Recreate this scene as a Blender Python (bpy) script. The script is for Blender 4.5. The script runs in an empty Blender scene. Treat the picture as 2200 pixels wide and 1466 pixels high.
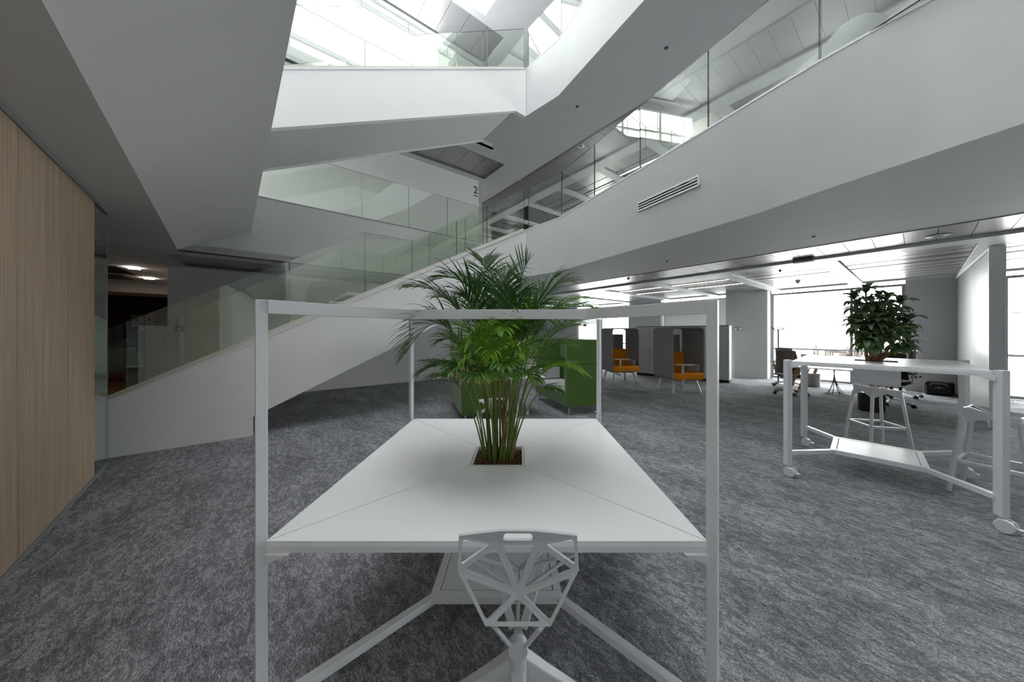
import bpy, bmesh, math, random
from mathutils import Vector, Matrix
R = math.radians
random.seed(7)
S = bpy.context.scene
COL = S.collection

# ------------------------------------------------------------------ camera, sky, exposure
F, CX, CY, H = 672.0, 1113.0, 715.0, 1.5          # focal length and principal point in photo pixels, eye height
cam = bpy.data.cameras.new('camera'); camo = bpy.data.objects.new('camera', cam); COL.objects.link(camo)
cam.sensor_width = 36.0; cam.lens = F / 2200 * 36
cam.shift_x = -(CX - 1100) / 2200; cam.shift_y = -(733 - CY) / 2200
cam.clip_start = 0.02; cam.clip_end = 300
camo.location = (0, 0, H); camo.rotation_euler = (R(90), 0, 0)
S.camera = camo
W = bpy.data.worlds.new('overcast_sky'); S.world = W; W.use_nodes = True
W.node_tree.nodes['Background'].inputs[0].default_value = (0.965, 0.985, 1.0, 1)
W.node_tree.nodes['Background'].inputs[1].default_value = 9.0
vs = S.view_settings
vs.view_transform = 'Standard'; vs.look = 'None'; vs.gamma = 1.0; vs.use_curve_mapping = False
vs.exposure = 0.76
cy = S.cycles
cy.use_denoising = True
cy.max_bounces = 14; cy.diffuse_bounces = 7; cy.glossy_bounces = 5; cy.transparent_max_bounces = 32
cy.caustics_reflective = False; cy.caustics_refractive = False
cy.sample_clamp_indirect = 8.0

# ------------------------------------------------------------------ plan frame of the building
def at(px, py, z=None, y=None):
    if y is None: y = F * (H - z) / (py - CY)
    return Vector(((px - CX) / F * y, y, H - (py - CY) / F * y))
O = Vector((-4.894, 3.733)); U = Vector((0.7878, 0.6159)); N = Vector((-0.6159, 0.7878))
def G(s, d, z=0.0):                                # plan grid: s along the stairs, d towards the back wall
    p = O + U * s + N * d
    return Vector((p.x, p.y, z))
def on_d(px, py, d):
    r = Vector(((px - CX) / F, 1.0)); t = (d + O.dot(N)) / r.dot(N)
    return Vector((r.x * t, t, H - (py - CY) / F * t))
def on_s(px, py, s):
    r = Vector(((px - CX) / F, 1.0)); t = (s + O.dot(U)) / r.dot(U)
    return Vector((r.x * t, t, H - (py - CY) / F * t))
def sd(p):
    r = Vector((p[0], p[1])) - O
    return r.dot(U), r.dot(N)
GA = math.atan2(U.y, U.x)                          # angle of the grid

# ------------------------------------------------------------------ materials
MAT = {}
def srgb(c):
    return tuple(((x / 255) / 12.92 if x / 255 <= .04045 else ((x / 255 + .055) / 1.055) ** 2.4) for x in c)
def mat(name, col, rough=.5, metal=0, noise=0, nscale=8, bump=0, bscale=200, stretch=None, spec=None, emit=0, trans=0, sheen=0, rot=0):
    m = bpy.data.materials.new(name); m.use_nodes = True; nt = m.node_tree; b = nt.nodes['Principled BSDF']
    c = srgb(col)
    b.inputs['Base Color'].default_value = (*c, 1); b.inputs['Roughness'].default_value = rough; b.inputs['Metallic'].default_value = metal
    if spec is not None: b.inputs['Specular IOR Level'].default_value = spec
    if sheen: b.inputs['Sheen Weight'].default_value = sheen
    if emit:
        b.inputs['Emission Color'].default_value = (*c, 1); b.inputs['Emission Strength'].default_value = emit
    if noise or bump:
        tc = nt.nodes.new('ShaderNodeTexCoord'); mp = nt.nodes.new('ShaderNodeMapping'); nt.links.new(tc.outputs['Object'], mp.inputs[0])
        if stretch: mp.inputs['Scale'].default_value = stretch
        mp.inputs['Rotation'].default_value = (0, 0, rot)
    if noise:
        n = nt.nodes.new('ShaderNodeTexNoise'); n.inputs['Scale'].default_value = nscale; n.inputs['Detail'].default_value = 6
        nt.links.new(mp.outputs[0], n.inputs['Vector'])
        rp = nt.nodes.new('ShaderNodeValToRGB'); nt.links.new(n.outputs['Fac'], rp.inputs[0])
        rp.color_ramp.elements[0].position = .3; rp.color_ramp.elements[1].position = .7
        rp.color_ramp.elements[0].color = (*[x * (1 - noise) for x in c], 1); rp.color_ramp.elements[1].color = (*[min(1, x * (1 + noise)) for x in c], 1)
        nt.links.new(rp.outputs[0], b.inputs['Base Color'])
    if bump:
        n2 = nt.nodes.new('ShaderNodeTexNoise'); n2.inputs['Scale'].default_value = bscale; n2.inputs['Detail'].default_value = 4
        nt.links.new(mp.outputs[0], n2.inputs['Vector'])
        bp = nt.nodes.new('ShaderNodeBump'); bp.inputs['Strength'].default_value = bump; bp.inputs['Distance'].default_value = .004
        nt.links.new(n2.outputs['Fac'], bp.inputs['Height']); nt.links.new(bp.outputs[0], b.inputs['Normal'])
    MAT[name] = m
    return m
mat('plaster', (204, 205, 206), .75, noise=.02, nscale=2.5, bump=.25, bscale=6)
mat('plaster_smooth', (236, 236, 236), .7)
mat('white_metal', (226, 227, 229), .38)
mat('laminate', (246, 246, 247), .32)
mat('white_shell', (216, 217, 219), .35)
mat('ceiling_metal', (164, 164, 164), .33, .4, bump=.05, bscale=1.5, spec=.8)
mat('slot_black', (22, 22, 22), .8)
mat('alu', (150, 151, 153), .35, .8)
mat('cream_profile', (214, 210, 196), .45)
mat('partition_grey', (118, 118, 118), .34)
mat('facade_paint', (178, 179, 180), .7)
mat('grey_trim', (120, 122, 124), .5)
mat('chrome', (215, 215, 218), .12, 1)
mat('fascia_grey', (120, 120, 122), .5)
mat('green_fabric', (68, 104, 30), .85, noise=.14, nscale=60, bump=.15, bscale=700, sheen=.3)
mat('green_seam', (28, 54, 18), .9)
mat('cushion_grey', (190, 190, 194), .9, noise=.08, nscale=90, bump=.12, bscale=600)
mat('felt_grey', (152, 153, 153), .95, noise=.1, nscale=120, bump=.12, bscale=700)
mat('orange_fabric', (240, 150, 20), .85, noise=.08, nscale=90, bump=.12, bscale=700)
mat('warm_cushion', (176, 166, 156), .9, noise=.08, nscale=90)
mat('cabinet_white', (186, 187, 188), .45)
mat('black_plastic', (20, 20, 21), .45)
mat('black_fabric', (18, 18, 19), .8, bump=.2, bscale=300)
mat('tan_mesh', (112, 102, 92), .8, noise=.1, nscale=150)
mat('tan_frame', (138, 128, 118), .5)
mat('dark_mesh', (46, 46, 46), .8, noise=.1, nscale=150)
mat('desk_wood', (176, 132, 88), .5, noise=.15, nscale=6, stretch=(1, 1, 10))
mat('outdoor_wood', (58, 45, 34), .6, noise=.15, nscale=9)
mat('steel_dark', (70, 70, 70), .4, .7)
mat('bin_grey', (150, 151, 152), .45)
mat('red_paper', (200, 32, 50), .6)
mat('paper_white', (235, 235, 235), .6)
mat('screen_white', (230, 236, 245), .3)
mat('lamp_glow', (255, 250, 240), .5, emit=5)
mat('lamp_dim', (255, 240, 225), .5, emit=26)
mat('bark', (112, 74, 50), .85, noise=.35, nscale=40)
mat('soil', (38, 26, 20), .95)
mat('stem_green', (96, 122, 44), .55, noise=.25, nscale=9)
mat('stem_brown', (122, 92, 62), .7, noise=.3, nscale=14)
mat('leaf_dark', (60, 98, 46), .38, noise=.3, nscale=14)
mat('leaf_mid', (90, 138, 48), .4, noise=.3, nscale=14)
mat('leaf_light', (132, 180, 50), .42, noise=.25, nscale=14)
mat('leaf_tip', (176, 128, 88), .7)
mat('dracaena_leaf', (78, 96, 68), .36, noise=.3, nscale=12)
mat('dracaena_leaf_bright', (104, 144, 70), .36, noise=.25, nscale=12)
mat('dark_wood', (58, 26, 20), .45, noise=.3, nscale=5, stretch=(6, 6, .6))
mat('terrace', (205, 203, 198), .8)
mat('glass_edge', (26, 54, 42), .25)
mat('clear_tube', (150, 150, 150), .2)
for k in ('leaf_dark', 'leaf_mid', 'leaf_light', 'dracaena_leaf', 'dracaena_leaf_bright'):   # light passes through leaves
    nt = MAT[k].node_tree; b = nt.nodes['Principled BSDF']; out = nt.nodes['Material Output']
    t = nt.nodes.new('ShaderNodeBsdfTranslucent'); ad = nt.nodes.new('ShaderNodeMixShader'); ad.inputs[0].default_value = .25
    nt.links.new(b.inputs['Base Color'].links[0].from_socket, t.inputs[0])
    nt.links.new(b.outputs[0], ad.inputs[1]); nt.links.new(t.outputs[0], ad.inputs[2]); nt.links.new(ad.outputs[0], out.inputs[0])

def glass_mat(name, tint, refl=1.6, base=.02):
    m = bpy.data.materials.new(name); m.use_nodes = True; nt = m.node_tree; nt.nodes.clear()
    out = nt.nodes.new('ShaderNodeOutputMaterial'); mx = nt.nodes.new('ShaderNodeMixShader')
    tr = nt.nodes.new('ShaderNodeBsdfTransparent'); gl = nt.nodes.new('ShaderNodeBsdfGlossy')
    fr = nt.nodes.new('ShaderNodeFresnel'); fr.inputs[0].default_value = 1.5
    ma = nt.nodes.new('ShaderNodeMath'); ma.operation = 'MULTIPLY_ADD'; ma.inputs[1].default_value = refl; ma.inputs[2].default_value = base; ma.use_clamp = True
    tr.inputs[0].default_value = (*tint, 1); gl.inputs[0].default_value = (.93, .97, .93, 1); gl.inputs[1].default_value = .0
    ge = nt.nodes.new('ShaderNodeNewGeometry'); inv = nt.nodes.new('ShaderNodeMath'); inv.operation = 'SUBTRACT'; inv.inputs[0].default_value = 1.0
    nt.links.new(ge.outputs['Backfacing'], inv.inputs[1]); mu = nt.nodes.new('ShaderNodeMath'); mu.operation = 'MULTIPLY'   # reflect at the outer face only
    nt.links.new(fr.outputs[0], ma.inputs[0]); nt.links.new(ma.outputs[0], mu.inputs[0]); nt.links.new(inv.outputs[0], mu.inputs[1]); nt.links.new(mu.outputs[0], mx.inputs[0])
    nt.links.new(tr.outputs[0], mx.inputs[1]); nt.links.new(gl.outputs[0], mx.inputs[2]); nt.links.new(mx.outputs[0], out.inputs[0])
    MAT[name] = m
glass_mat('rail_glass', (.925, .955, .915), 1.9, .07)
glass_mat('skylight_glass', (.53, .53, .53), 1.0, .0)  # grey tint cuts the skylight's share of the daylight
glass_mat('window_glass', (.97, .985, .975), 1.0, .0)

def carpet():
    m = bpy.data.materials.new('carpet'); m.use_nodes = True; nt = m.node_tree; b = nt.nodes['Principled BSDF']
    b.inputs['Roughness'].default_value = .95; b.inputs['Specular IOR Level'].default_value = .15
    tc = nt.nodes.new('ShaderNodeTexCoord')
    def layer(sc, scale, detail, rough, dist=0.0):
        mp = nt.nodes.new('ShaderNodeMapping'); mp.vector_type = 'POINT'
        mp.inputs['Rotation'].default_value = (0, 0, -math.atan2(N.y, N.x)); mp.inputs['Scale'].default_value = sc
        rot = nt.nodes.new('ShaderNodeVectorRotate'); rot.rotation_type = 'Z_AXIS'; rot.inputs['Angle'].default_value = -math.atan2(N.y, N.x)
        nt.links.new(tc.outputs['Object'], rot.inputs['Vector'])
        mp.inputs['Rotation'].default_value = (0, 0, 0); nt.links.new(rot.outputs[0], mp.inputs[0])
        n = nt.nodes.new('ShaderNodeTexNoise'); n.inputs['Scale'].default_value = scale; n.inputs['Detail'].default_value = detail
        n.inputs['Roughness'].default_value = rough; n.inputs['Distortion'].default_value = dist
        nt.links.new(mp.outputs[0], n.inputs['Vector']); return n.outputs['Fac']
    def ramp(x, a, c):
        r = nt.nodes.new('ShaderNodeMapRange'); r.inputs[1].default_value = a; r.inputs[2].default_value = c
        nt.links.new(x, r.inputs[0]); return r.outputs[0]
    big = ramp(layer((1, 2.2, 1), 1.1, 3, .5), .35, .68)          # broad cloudy drift
    mid = ramp(layer((6.5, 14, 1), 1.5, 7, .70, 1.2), .43, .58)    # torn streaks, long along the pile
    fine = ramp(layer((45, 190, 1), 1.0, 2, .7), .33, .67)          # ribs of the loop pile
    fleck = ramp(layer((110, 150, 1), 1.0, 1, .6), .36, .64)
    def mixv(a, wa, c, wc):
        m1 = nt.nodes.new('ShaderNodeMath'); m1.operation = 'MULTIPLY'; nt.links.new(a, m1.inputs[0]); m1.inputs[1].default_value = wa
        m2 = nt.nodes.new('ShaderNodeMath'); m2.operation = 'MULTIPLY_ADD'; nt.links.new(c, m2.inputs[0]); m2.inputs[1].default_value = wc
        nt.links.new(m1.outputs[0], m2.inputs[2]); return m2.outputs[0]
    v = mixv(big, .16, mid, .24); v2 = mixv(fine, .34, fleck, .26)
    ad = nt.nodes.new('ShaderNodeMath'); ad.operation = 'ADD'; nt.links.new(v, ad.inputs[0]); nt.links.new(v2, ad.inputs[1])
    rp = nt.nodes.new('ShaderNodeValToRGB'); nt.links.new(ad.outputs[0], rp.inputs[0])
    e = rp.color_ramp.elements; e[0].position = .12; e[0].color = (*srgb((70, 71, 74)), 1); e[1].position = .92; e[1].color = (*srgb((202, 203, 208)), 1)
    k = rp.color_ramp.elements.new(.5); k.color = (*srgb((127, 128, 132)), 1)
    nt.links.new(rp.outputs[0], b.inputs['Base Color'])
    bp = nt.nodes.new('ShaderNodeBump'); bp.inputs['Strength'].default_value = .5; bp.inputs['Distance'].default_value = .004
    nt.links.new(v2, bp.inputs['Height']); nt.links.new(bp.outputs[0], b.inputs['Normal'])
    MAT['carpet'] = m
carpet()
def oak(name, c0, c1, horiz=False):
    m = bpy.data.materials.new(name); m.use_nodes = True; nt = m.node_tree; b = nt.nodes['Principled BSDF']
    b.inputs['Roughness'].default_value = .5
    tc = nt.nodes.new('ShaderNodeTexCoord'); mp = nt.nodes.new('ShaderNodeMapping'); mp.inputs['Scale'].default_value = (40, 40, .8) if not horiz else (3, 40, 3)
    oi = nt.nodes.new('ShaderNodeObjectInfo'); ad = nt.nodes.new('ShaderNodeVectorMath'); ad.operation = 'ADD'
    sc = nt.nodes.new('ShaderNodeMath'); sc.operation = 'MULTIPLY'; sc.inputs[1].default_value = 30; nt.links.new(oi.outputs['Random'], sc.inputs[0])
    nt.links.new(tc.outputs['Object'], mp.inputs[0]); nt.links.new(mp.outputs[0], ad.inputs[0]); nt.links.new(sc.outputs[0], ad.inputs[1])
    n = nt.nodes.new('ShaderNodeTexNoise'); n.inputs['Scale'].default_value = 1.0; n.inputs['Detail'].default_value = 8; n.inputs['Roughness'].default_value = .65
    nt.links.new(ad.outputs[0], n.inputs['Vector'])
    rp = nt.nodes.new('ShaderNodeValToRGB'); nt.links.new(n.outputs['Fac'], rp.inputs[0])
    rp.color_ramp.elements[0].position = .3; rp.color_ramp.elements[0].color = (*srgb(c0), 1)
    rp.color_ramp.elements[1].position = .72; rp.color_ramp.elements[1].color = (*srgb(c1), 1)
    nt.links.new(rp.outputs[0], b.inputs['Base Color']); MAT[name] = m
oak('oak_panel', (134, 114, 96), (180, 160, 138))
oak('oak_floor', (150, 96, 52), (196, 138, 84), True)

# ------------------------------------------------------------------ mesh building
class MB:
    def __init__(self): self.v = []; self.f = []; self.mi = []
    def add(self, vs_, fs, mi=0):
        o = len(self.v); self.v += [Vector(p) for p in vs_]
        for f in fs: self.f.append([o + i for i in f]); self.mi.append(mi)
        return self
    def box(self, c, size, rz=0, mi=0, rot=None):
        M = rot if rot is not None else Matrix.Rotation(rz, 3, 'Z'); c = Vector(c)
        x, y, z = [q / 2 for q in size]
        vs_ = [c + M @ Vector(p) for p in ((-x,-y,-z),(x,-y,-z),(x,y,-z),(-x,y,-z),(-x,-y,z),(x,-y,z),(x,y,z),(-x,y,z))]
        return self.add(vs_, [(3,2,1,0),(4,5,6,7),(0,1,5,4),(1,2,6,5),(2,3,7,6),(3,0,4,7)], mi)
    def beam(self, p0, p1, w, h, mi=0, up=(0, 0, 1)):
        p0 = Vector(p0); p1 = Vector(p1); d = p1 - p0; L = d.length; x = d / L
        y = Vector(up).cross(x)
        if y.length < 1e-4: y = Vector((0, 1, 0)).cross(x)
        y.normalize(); z = x.cross(y)
        M = Matrix((x, y, z)).transposed()
        return self.box((p0 + p1) / 2, (L, w, h), rot=M, mi=mi)
    def prism(self, poly, z0, z1, mi=0):
        n = len(poly)
        vs_ = [(p[0], p[1], z0) for p in poly] + [(p[0], p[1], z1) for p in poly]
        fs = [tuple(reversed(range(n))), tuple(range(n, 2 * n))] + [(i, (i + 1) % n, n + (i + 1) % n, n + i) for i in range(n)]
        return self.add(vs_, fs, mi)
    def extr(self, pts, vec, mi=0):                 # any planar polygon pushed along vec
        n = len(pts); vec = Vector(vec)
        vs_ = [Vector(p) for p in pts] + [Vector(p) + vec for p in pts]
        fs = [tuple(reversed(range(n))), tuple(range(n, 2 * n))] + [(i, (i + 1) % n, n + (i + 1) % n, n + i) for i in range(n)]
        return self.add(vs_, fs, mi)
    def cyl(self, p0, p1, r0, r1=None, n=12, mi=0, cap=True):
        r1 = r0 if r1 is None else r1
        p0 = Vector(p0); p1 = Vector(p1); x = (p1 - p0).normalized()
        a = x.orthogonal().normalized(); b = x.cross(a)
        vs_ = []
        for p, r in ((p0, r0), (p1, r1)):
            vs_ += [p + (a * math.cos(2 * math.pi * i / n) + b * math.sin(2 * math.pi * i / n)) * r for i in range(n)]
        fs = [(i, (i + 1) % n, n + (i + 1) % n, n + i) for i in range(n)]
        if cap: fs += [tuple(reversed(range(n))), tuple(range(n, 2 * n))]
        return self.add(vs_, fs, mi)
    def tube(self, pts, r, n=8, mi=0):
        pts = [Vector(p) for p in pts]; rs = r if isinstance(r, (list, tuple)) else [r] * len(pts)
        vs_ = []; a = None
        for i, p in enumerate(pts):
            t = (pts[min(i + 1, len(pts) - 1)] - pts[max(i - 1, 0)]).normalized()
            a = (t.orthogonal() if a is None else a - t * a.dot(t)).normalized(); b = t.cross(a)
            vs_ += [p + (a * math.cos(2 * math.pi * k / n) + b * math.sin(2 * math.pi * k / n)) * rs[i] for k in range(n)]
        fs = []
        for i in range(len(pts) - 1):
            fs += [(i * n + k, i * n + (k + 1) % n, (i + 1) * n + (k + 1) % n, (i + 1) * n + k) for k in range(n)]
        m = len(pts) - 1
        fs += [tuple(reversed(range(n))), tuple(m * n + k for k in range(n))]
        return self.add(vs_, fs, mi)
    def lathe(self, prof, c=(0, 0, 0), axis='Z', n=24, mi=0):
        c = Vector(c); vs_ = []
        for r, h in prof:
            for k in range(n):
                a = 2 * math.pi * k / n; q = Vector((r * math.cos(a), r * math.sin(a), h))
                if axis == 'X': q = Vector((q.z, q.x, q.y))
                if axis == 'Y': q = Vector((q.y, q.z, q.x))
                vs_.append(c + q)
        fs = []
        for i in range(len(prof) - 1):
            fs += [(i * n + k, i * n + (k + 1) % n, (i + 1) * n + (k + 1) % n, (i + 1) * n + k) for k in range(n)]
        m = len(prof) - 1
        fs += [tuple(reversed(range(n))), tuple(m * n + k for k in range(n))]
        return self.add(vs_, fs, mi)
    def mesh(self, name, mats, smooth=False):
        me = bpy.data.meshes.new(name); me.from_pydata([tuple(p) for p in self.v], [], self.f)
        for m in (mats if isinstance(mats, (list, tuple)) else [mats]): me.materials.append(MAT[m])
        me.polygons.foreach_set('material_index', self.mi)
        bm = bmesh.new(); bm.from_mesh(me); bmesh.ops.recalc_face_normals(bm, faces=bm.faces); bm.to_mesh(me); bm.free()
        if smooth:
            me.polygons.foreach_set('use_smooth', [True] * len(me.polygons))
            try: me.set_sharp_from_angle(angle=R(38))
            except Exception: pass
        me.update(); return me
    def build(self, name, mats, parent=None, smooth=False, bevel=0, seg=2, solid=0):
        return link(name, self.mesh(name, mats, smooth or bevel > 0), parent, bevel, seg, solid)
def link(name, data, parent=None, bevel=0, seg=2, solid=0):
    o = bpy.data.objects.new(name, data); COL.objects.link(o)
    if parent is not None: adopt(o, parent)
    if solid:
        m = o.modifiers.new('thickness', 'SOLIDIFY'); m.thickness = solid; m.offset = 0
    if bevel:
        m = o.modifiers.new('bevel', 'BEVEL'); m.width = bevel; m.segments = seg; m.limit_method = 'ANGLE'; m.angle_limit = R(35); m.harden_normals = True
    return o
def adopt(o, parent):
    o.parent = parent
    if parent.type == 'EMPTY': o.matrix_parent_inverse = Matrix.LocRotScale(parent.location, parent.rotation_euler, None).inverted()
def tag(o, label, cat=None, group=None, kind=None):
    o['label'] = label
    if cat: o['category'] = cat
    if group: o['group'] = group
    if kind: o['kind'] = kind
    return o
def thing(name, label, cat, loc=(0, 0, 0), group=None):
    o = bpy.data.objects.new(name, None); COL.objects.link(o); o.location = loc; o.empty_display_size = .1
    return tag(o, label, cat, group)
def struct(name, mb, m, label, **k):
    return tag(mb.build(name, m, **k), label, kind='structure')
KIDS = {}
def kids(o):
    return [c for c in bpy.data.objects if c.parent == o]
def copy_tree(o, parent=None):
    c = o.copy(); COL.objects.link(c)
    if parent is not None: c.parent = parent
    for ch in kids(o): copy_tree(ch, c)
    return c
def place(o, loc, rz): o.location = loc; o.rotation_euler = (0, 0, rz); return o
def gbox(mb, s0, s1, d0, d1, z0, z1, mi=0):
    return mb.prism([G(s0, d0), G(s1, d0), G(s1, d1), G(s0, d1)], z0, z1, mi)
def gpoly(mb, sdl, z0, z1, mi=0):
    return mb.prism([G(*q) for q in sdl], z0, z1, mi)

# ------------------------------------------------------------------ building shell
SH = 3.97                                           # storey height
ZS = 2.88                                           # soffit above the ground floor
DG, DB = 1.62, 3.60                                 # gallery edge and back wall
SF = 14.5                                           # window facade
m = MB(); gpoly(m, [(-11, -13), (15, -13), (15, 11), (-11, 11)], -.2, 0)
floor = struct('floor', m, 'carpet', 'grey streaked loop pile carpet over the whole ground floor')
m = MB(); gpoly(m, [(-10.9, DB + .12), (-.12, DB + .12), (-.12, 10.3), (-10.9, 10.3)], 0, .012)
struct('floor', m, 'oak_floor', 'warm brown wooden floor of the dark side corridor')
m = MB(); gpoly(m, [(15.02, -16), (40, -16), (40, 14), (15.02, 14)], -.3, -.02)
struct('floor', m, 'terrace', 'pale terrace paving outside the windows')

# back wall with the stair beside it, glazed on the top storey
s360 = sd(on_d(360, 600, DB))[0]; s297 = sd(on_d(297, 700, DB))[0]
m = MB()
gbox(m, s360, 7.41, DB, DB + .15, 0, 8.0); gbox(m, s297, s360, DB, DB + .12, 0, 1.64)
gbox(m, 5.8, 7.41, DB, DB + .15, 8.0, 11.2); gbox(m, 7.26, 7.41, DB, 9.3, 0, 11.2); gbox(m, s360, s360 + .15, DB + .15, 10.4, 0, 3.0)  # last box: unseen wall added to keep sky light out of the corridor
struct('wall_back', m, 'plaster_smooth', 'white back wall behind the staircase')
m = MB(); gbox(m, -11.1, -10.9, -13, 11, 0, 11.3); gbox(m, -11, 15.2, -13.2, -13, 0, 11.3)
gbox(m, -3.2, -3.0, -13, DB, 3.0, 11.3); gbox(m, -3.2, -1.2, DB, DB + .15, 4.0, 11.3)
struct('wall_rear', m, 'plaster_smooth', 'white walls behind the camera and on the far left')
m = MB(); gbox(m, -11, s360 + .1, 10.3, 10.5, 0, 2.95)
dw = struct('wall_corridor', m, 'dark_wood', 'dark reddish wood wall at the end of the side corridor')
for k in range(9):
    m = MB(); gbox(m, -10.8 + k * 1.18, -10.8 + k * 1.18 + 1.16, 10.27, 10.299, .0, 2.6); m.build('panel', 'dark_wood', dw)
m = MB(); gbox(m, 7.41, 15, 9.2, 9.4, 0, 11.3)
struct('wall_end', m, 'plaster_smooth', 'white end wall far behind the lounge seats')

# slabs, soffits and galleries, the same plan on two storeys
TOPPX = [(1130, 495), (1200, 470), (1290, 416), (1400, 351), (1515, 282), (1635, 209), (1755, 137), (1880, 67), (2005, 0)]
BOTPX = [(1130, 595), (1200, 583.5), (1290, 557.5), (1400, 526), (1515, 493), (1635, 456), (1755, 414), (1880, 371.5), (2005, 330)]
def lerp_px(L, x):
    for (a, b), (c, d) in zip(L[:-1], L[1:]):
        if a <= x <= c: return b + (d - b) * (x - a) / (c - a)
COLS = [1130, 1147, 1165, 1182, 1200] + [1200 + 805 * i / 24 for i in range(1, 25)]
BT = [at(x, lerp_px(TOPPX, x), z=4.03) for x in COLS]; BB = [at(x, lerp_px(BOTPX, x), z=ZS) for x in COLS]
dirv = (BT[-1] - BT[14]).normalized()
BT.append(BT[-1] + dirv * 2.2); BT.append(BT[-1] + Vector((.25, -.97, 0)) * 7)
dirv = (BB[-1] - BB[14]).normalized()
BB.append(BB[-1] + dirv * 2.2); BB.append(BB[-1] + Vector((.25, -.97, 0)) * 7)
SL = 8.36                                           # where the plaster soffit meets the metal ceiling
def level(k):
    zo = SH * k; nm = ('lower', 'upper')[k]
    # plaster soffits
    m = MB()
    if k == 0:
        gpoly(m, [(-10.9, -13), (.85, -13), (.85, -5), (.80, -3.72), (.30, DG), (-10.9, DG)], ZS, ZS + .12)
        gbox(m, -10.9, .1, DG, 10.4, ZS, ZS + .12)
    else:
        gbox(m, -3.0, .1, DG, DB, ZS + zo, ZS + zo + .12)
    gbox(m, .1, 7.35, DG, 2.15, ZS + zo, ZS + zo + .12); gbox(m, .1, 7.35, 3.35, DB, ZS + zo, ZS + zo + .12)
    e = (SL, DG)
    poly = [G(7.35, DG), G(6.1 if k else 6.46, DG), G(6.15 if k else 6.46, .05)] + [p + Vector((.095, .05, 0)) for p in BB] + [G(SL, -13), G(SL, DB + 5.6), G(7.35, DB + 5.6)]
    m.prism([(p.x, p.y) for p in poly], ZS + zo, ZS + zo + .12)
    soff = struct('ceiling', m, 'plaster', 'smooth plaster soffit under the %s gallery' % nm)
    # structural slab above
    m = MB()
    if k == 0: gbox(m, -10.9, .28, DG + .1, 10.4, ZS + .12, 3.95)
    gbox(m, .28 if k == 0 else -3, 7.35, DG + .1, DB, ZS + .16 + zo, 3.93 + zo)
    m.prism([(p.x, p.y) for p in [G(7.35, DG + .1), G(6.46, DG + .1), G(6.46, .1)] + [p + Vector((.45, .25, 0)) for p in BT] + [G(SF + .3, -13), G(SF + .3, 9.3), G(7.35, 9.3)]], ZS + .16 + zo, 3.93 + zo)
    slab = struct('floor', m, 'plaster_smooth', 'floor slab of the %s gallery storey' % nm)
    m = MB(); m.prism([(p.x, p.y) for p in [G(7.35, DG + .1), G(6.46, DG + .1), G(6.46, .1)] + [p + Vector((.45, .25, 0)) for p in BT] + [G(SF, -13), G(SF, 9.2), G(7.41, 9.2)]], 3.93 + zo, 3.94 + zo); gbox(m, -3, 7.35, DG + .1, DB, 3.93 + zo, 3.94 + zo)
    m.build('carpet', 'carpet', slab)
    # recessed metal strip by the back wall
    seg = [.1 + i * (7.25 / 12) for i in range(13)]
    for i in range(12):
        mm = MB(); gbox(mm, seg[i] + .006, seg[i + 1] - .006, 2.17, 3.33, ZS + zo + .05, ZS + zo + .07); mm.build('panel', 'ceiling_metal', soff)
    mm = MB()
    for q in ((.1, 7.35, 2.15, 2.165), (.1, 7.35, 3.335, 3.35), (.1, .115, 2.165, 3.335), (7.335, 7.35, 2.165, 3.335)): gbox(mm, *q, ZS + zo - .004, ZS + zo + .1)
    mm.build('edge_trim', 'grey_trim', soff)
    # gallery fascia with upstand
    m = MB(); gbox(m, .28 if k == 0 else -3.0, 6.6, DG, DG + .1, ZS + zo, 4.03 + zo)
    if k == 0: pass
    fas = struct('wall_gallery', m, 'plaster', 'white fascia band of the %s gallery above the stair' % nm)
    m = MB(); gbox(m, 1.0, 6.6, DG - .012, DG + .06, 4.03 + zo, 4.05 + zo); m.build('cap', 'alu', fas)
    # parapet band towards the atrium
    m = MB()
    zt, zb = 4.03 + zo, ZS + zo
    n = len(BT); th = Vector((.10, .05, 0))
    vs_ = []
    for i in range(n):
        t = BT[i].copy(); t.z = zt; b = BB[i].copy(); b.z = zb
        vs_ += [b, t, t + th, b + th]
    fs = []
    for i in range(n - 1):
        a = 4 * i; c = a + 4
        fs += [(a, a + 1, c + 1, c), (a + 1, a + 2, c + 2, c + 1), (a + 2, a + 3, c + 3, c + 2), (a + 3, a, c, c + 3)]
    fs += [(0, 3, 2, 1), tuple(4 * (n - 1) + i for i in range(4))]
    m.add(vs_, fs)
    band = struct('wall_balcony', m, 'plaster', 'white plastered parapet band of the %s balcony' % nm, smooth=True)
    m = MB()
    for i in range(n - 1):
        p = BT[i].copy(); q = BT[i + 1].copy(); p.z = q.z = zt + .012
        m.beam(p + Vector((.03, .02, 0)), q + Vector((.03, .02, 0)), .085, .024)
    m.build('cap', 'white_metal', band, bevel=.003)
    # balcony balustrade
    r = thing('glass_balustrade', 'green tinted glass balustrade of slanting panes along the %s right balcony' % nm, 'balustrade', BT[4] + Vector((0, 0, zo)))
    # joints seen in the photo, taken along the plan line
    jx = [1203, 1273, 1371, 1517, 1757]
    js = [BT[0] + (BT[4] - BT[0]) * .02]
    def cut(px):
        for i in range(n - 1):
            a, b = BT[i], BT[i + 1]
            d = b - a; k_ = (px - CX) / F
            den = d.x - k_ * d.y
            if abs(den) < 1e-9: continue
            t = (k_ * a.y - a.x) / den
            if -1e-6 <= t <= 1.000001: return a + d * t
    js += [cut(x) for x in jx]; js += [js[-1] + dirv * 1.1, js[-1] + dirv * 2.4, js[-1] + dirv * 4]
    off = Vector((.045, .025, 0))
    for a, b in zip(js[:-1], js[1:]):
        a = a + off; b = b + off; a.z = b.z = 0; d = (b - a).normalized()
        pane(r, a + d * .006, b - d * .006, zt + .02, zt + .02, zt + 1.03, zt + 1.03)
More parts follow.
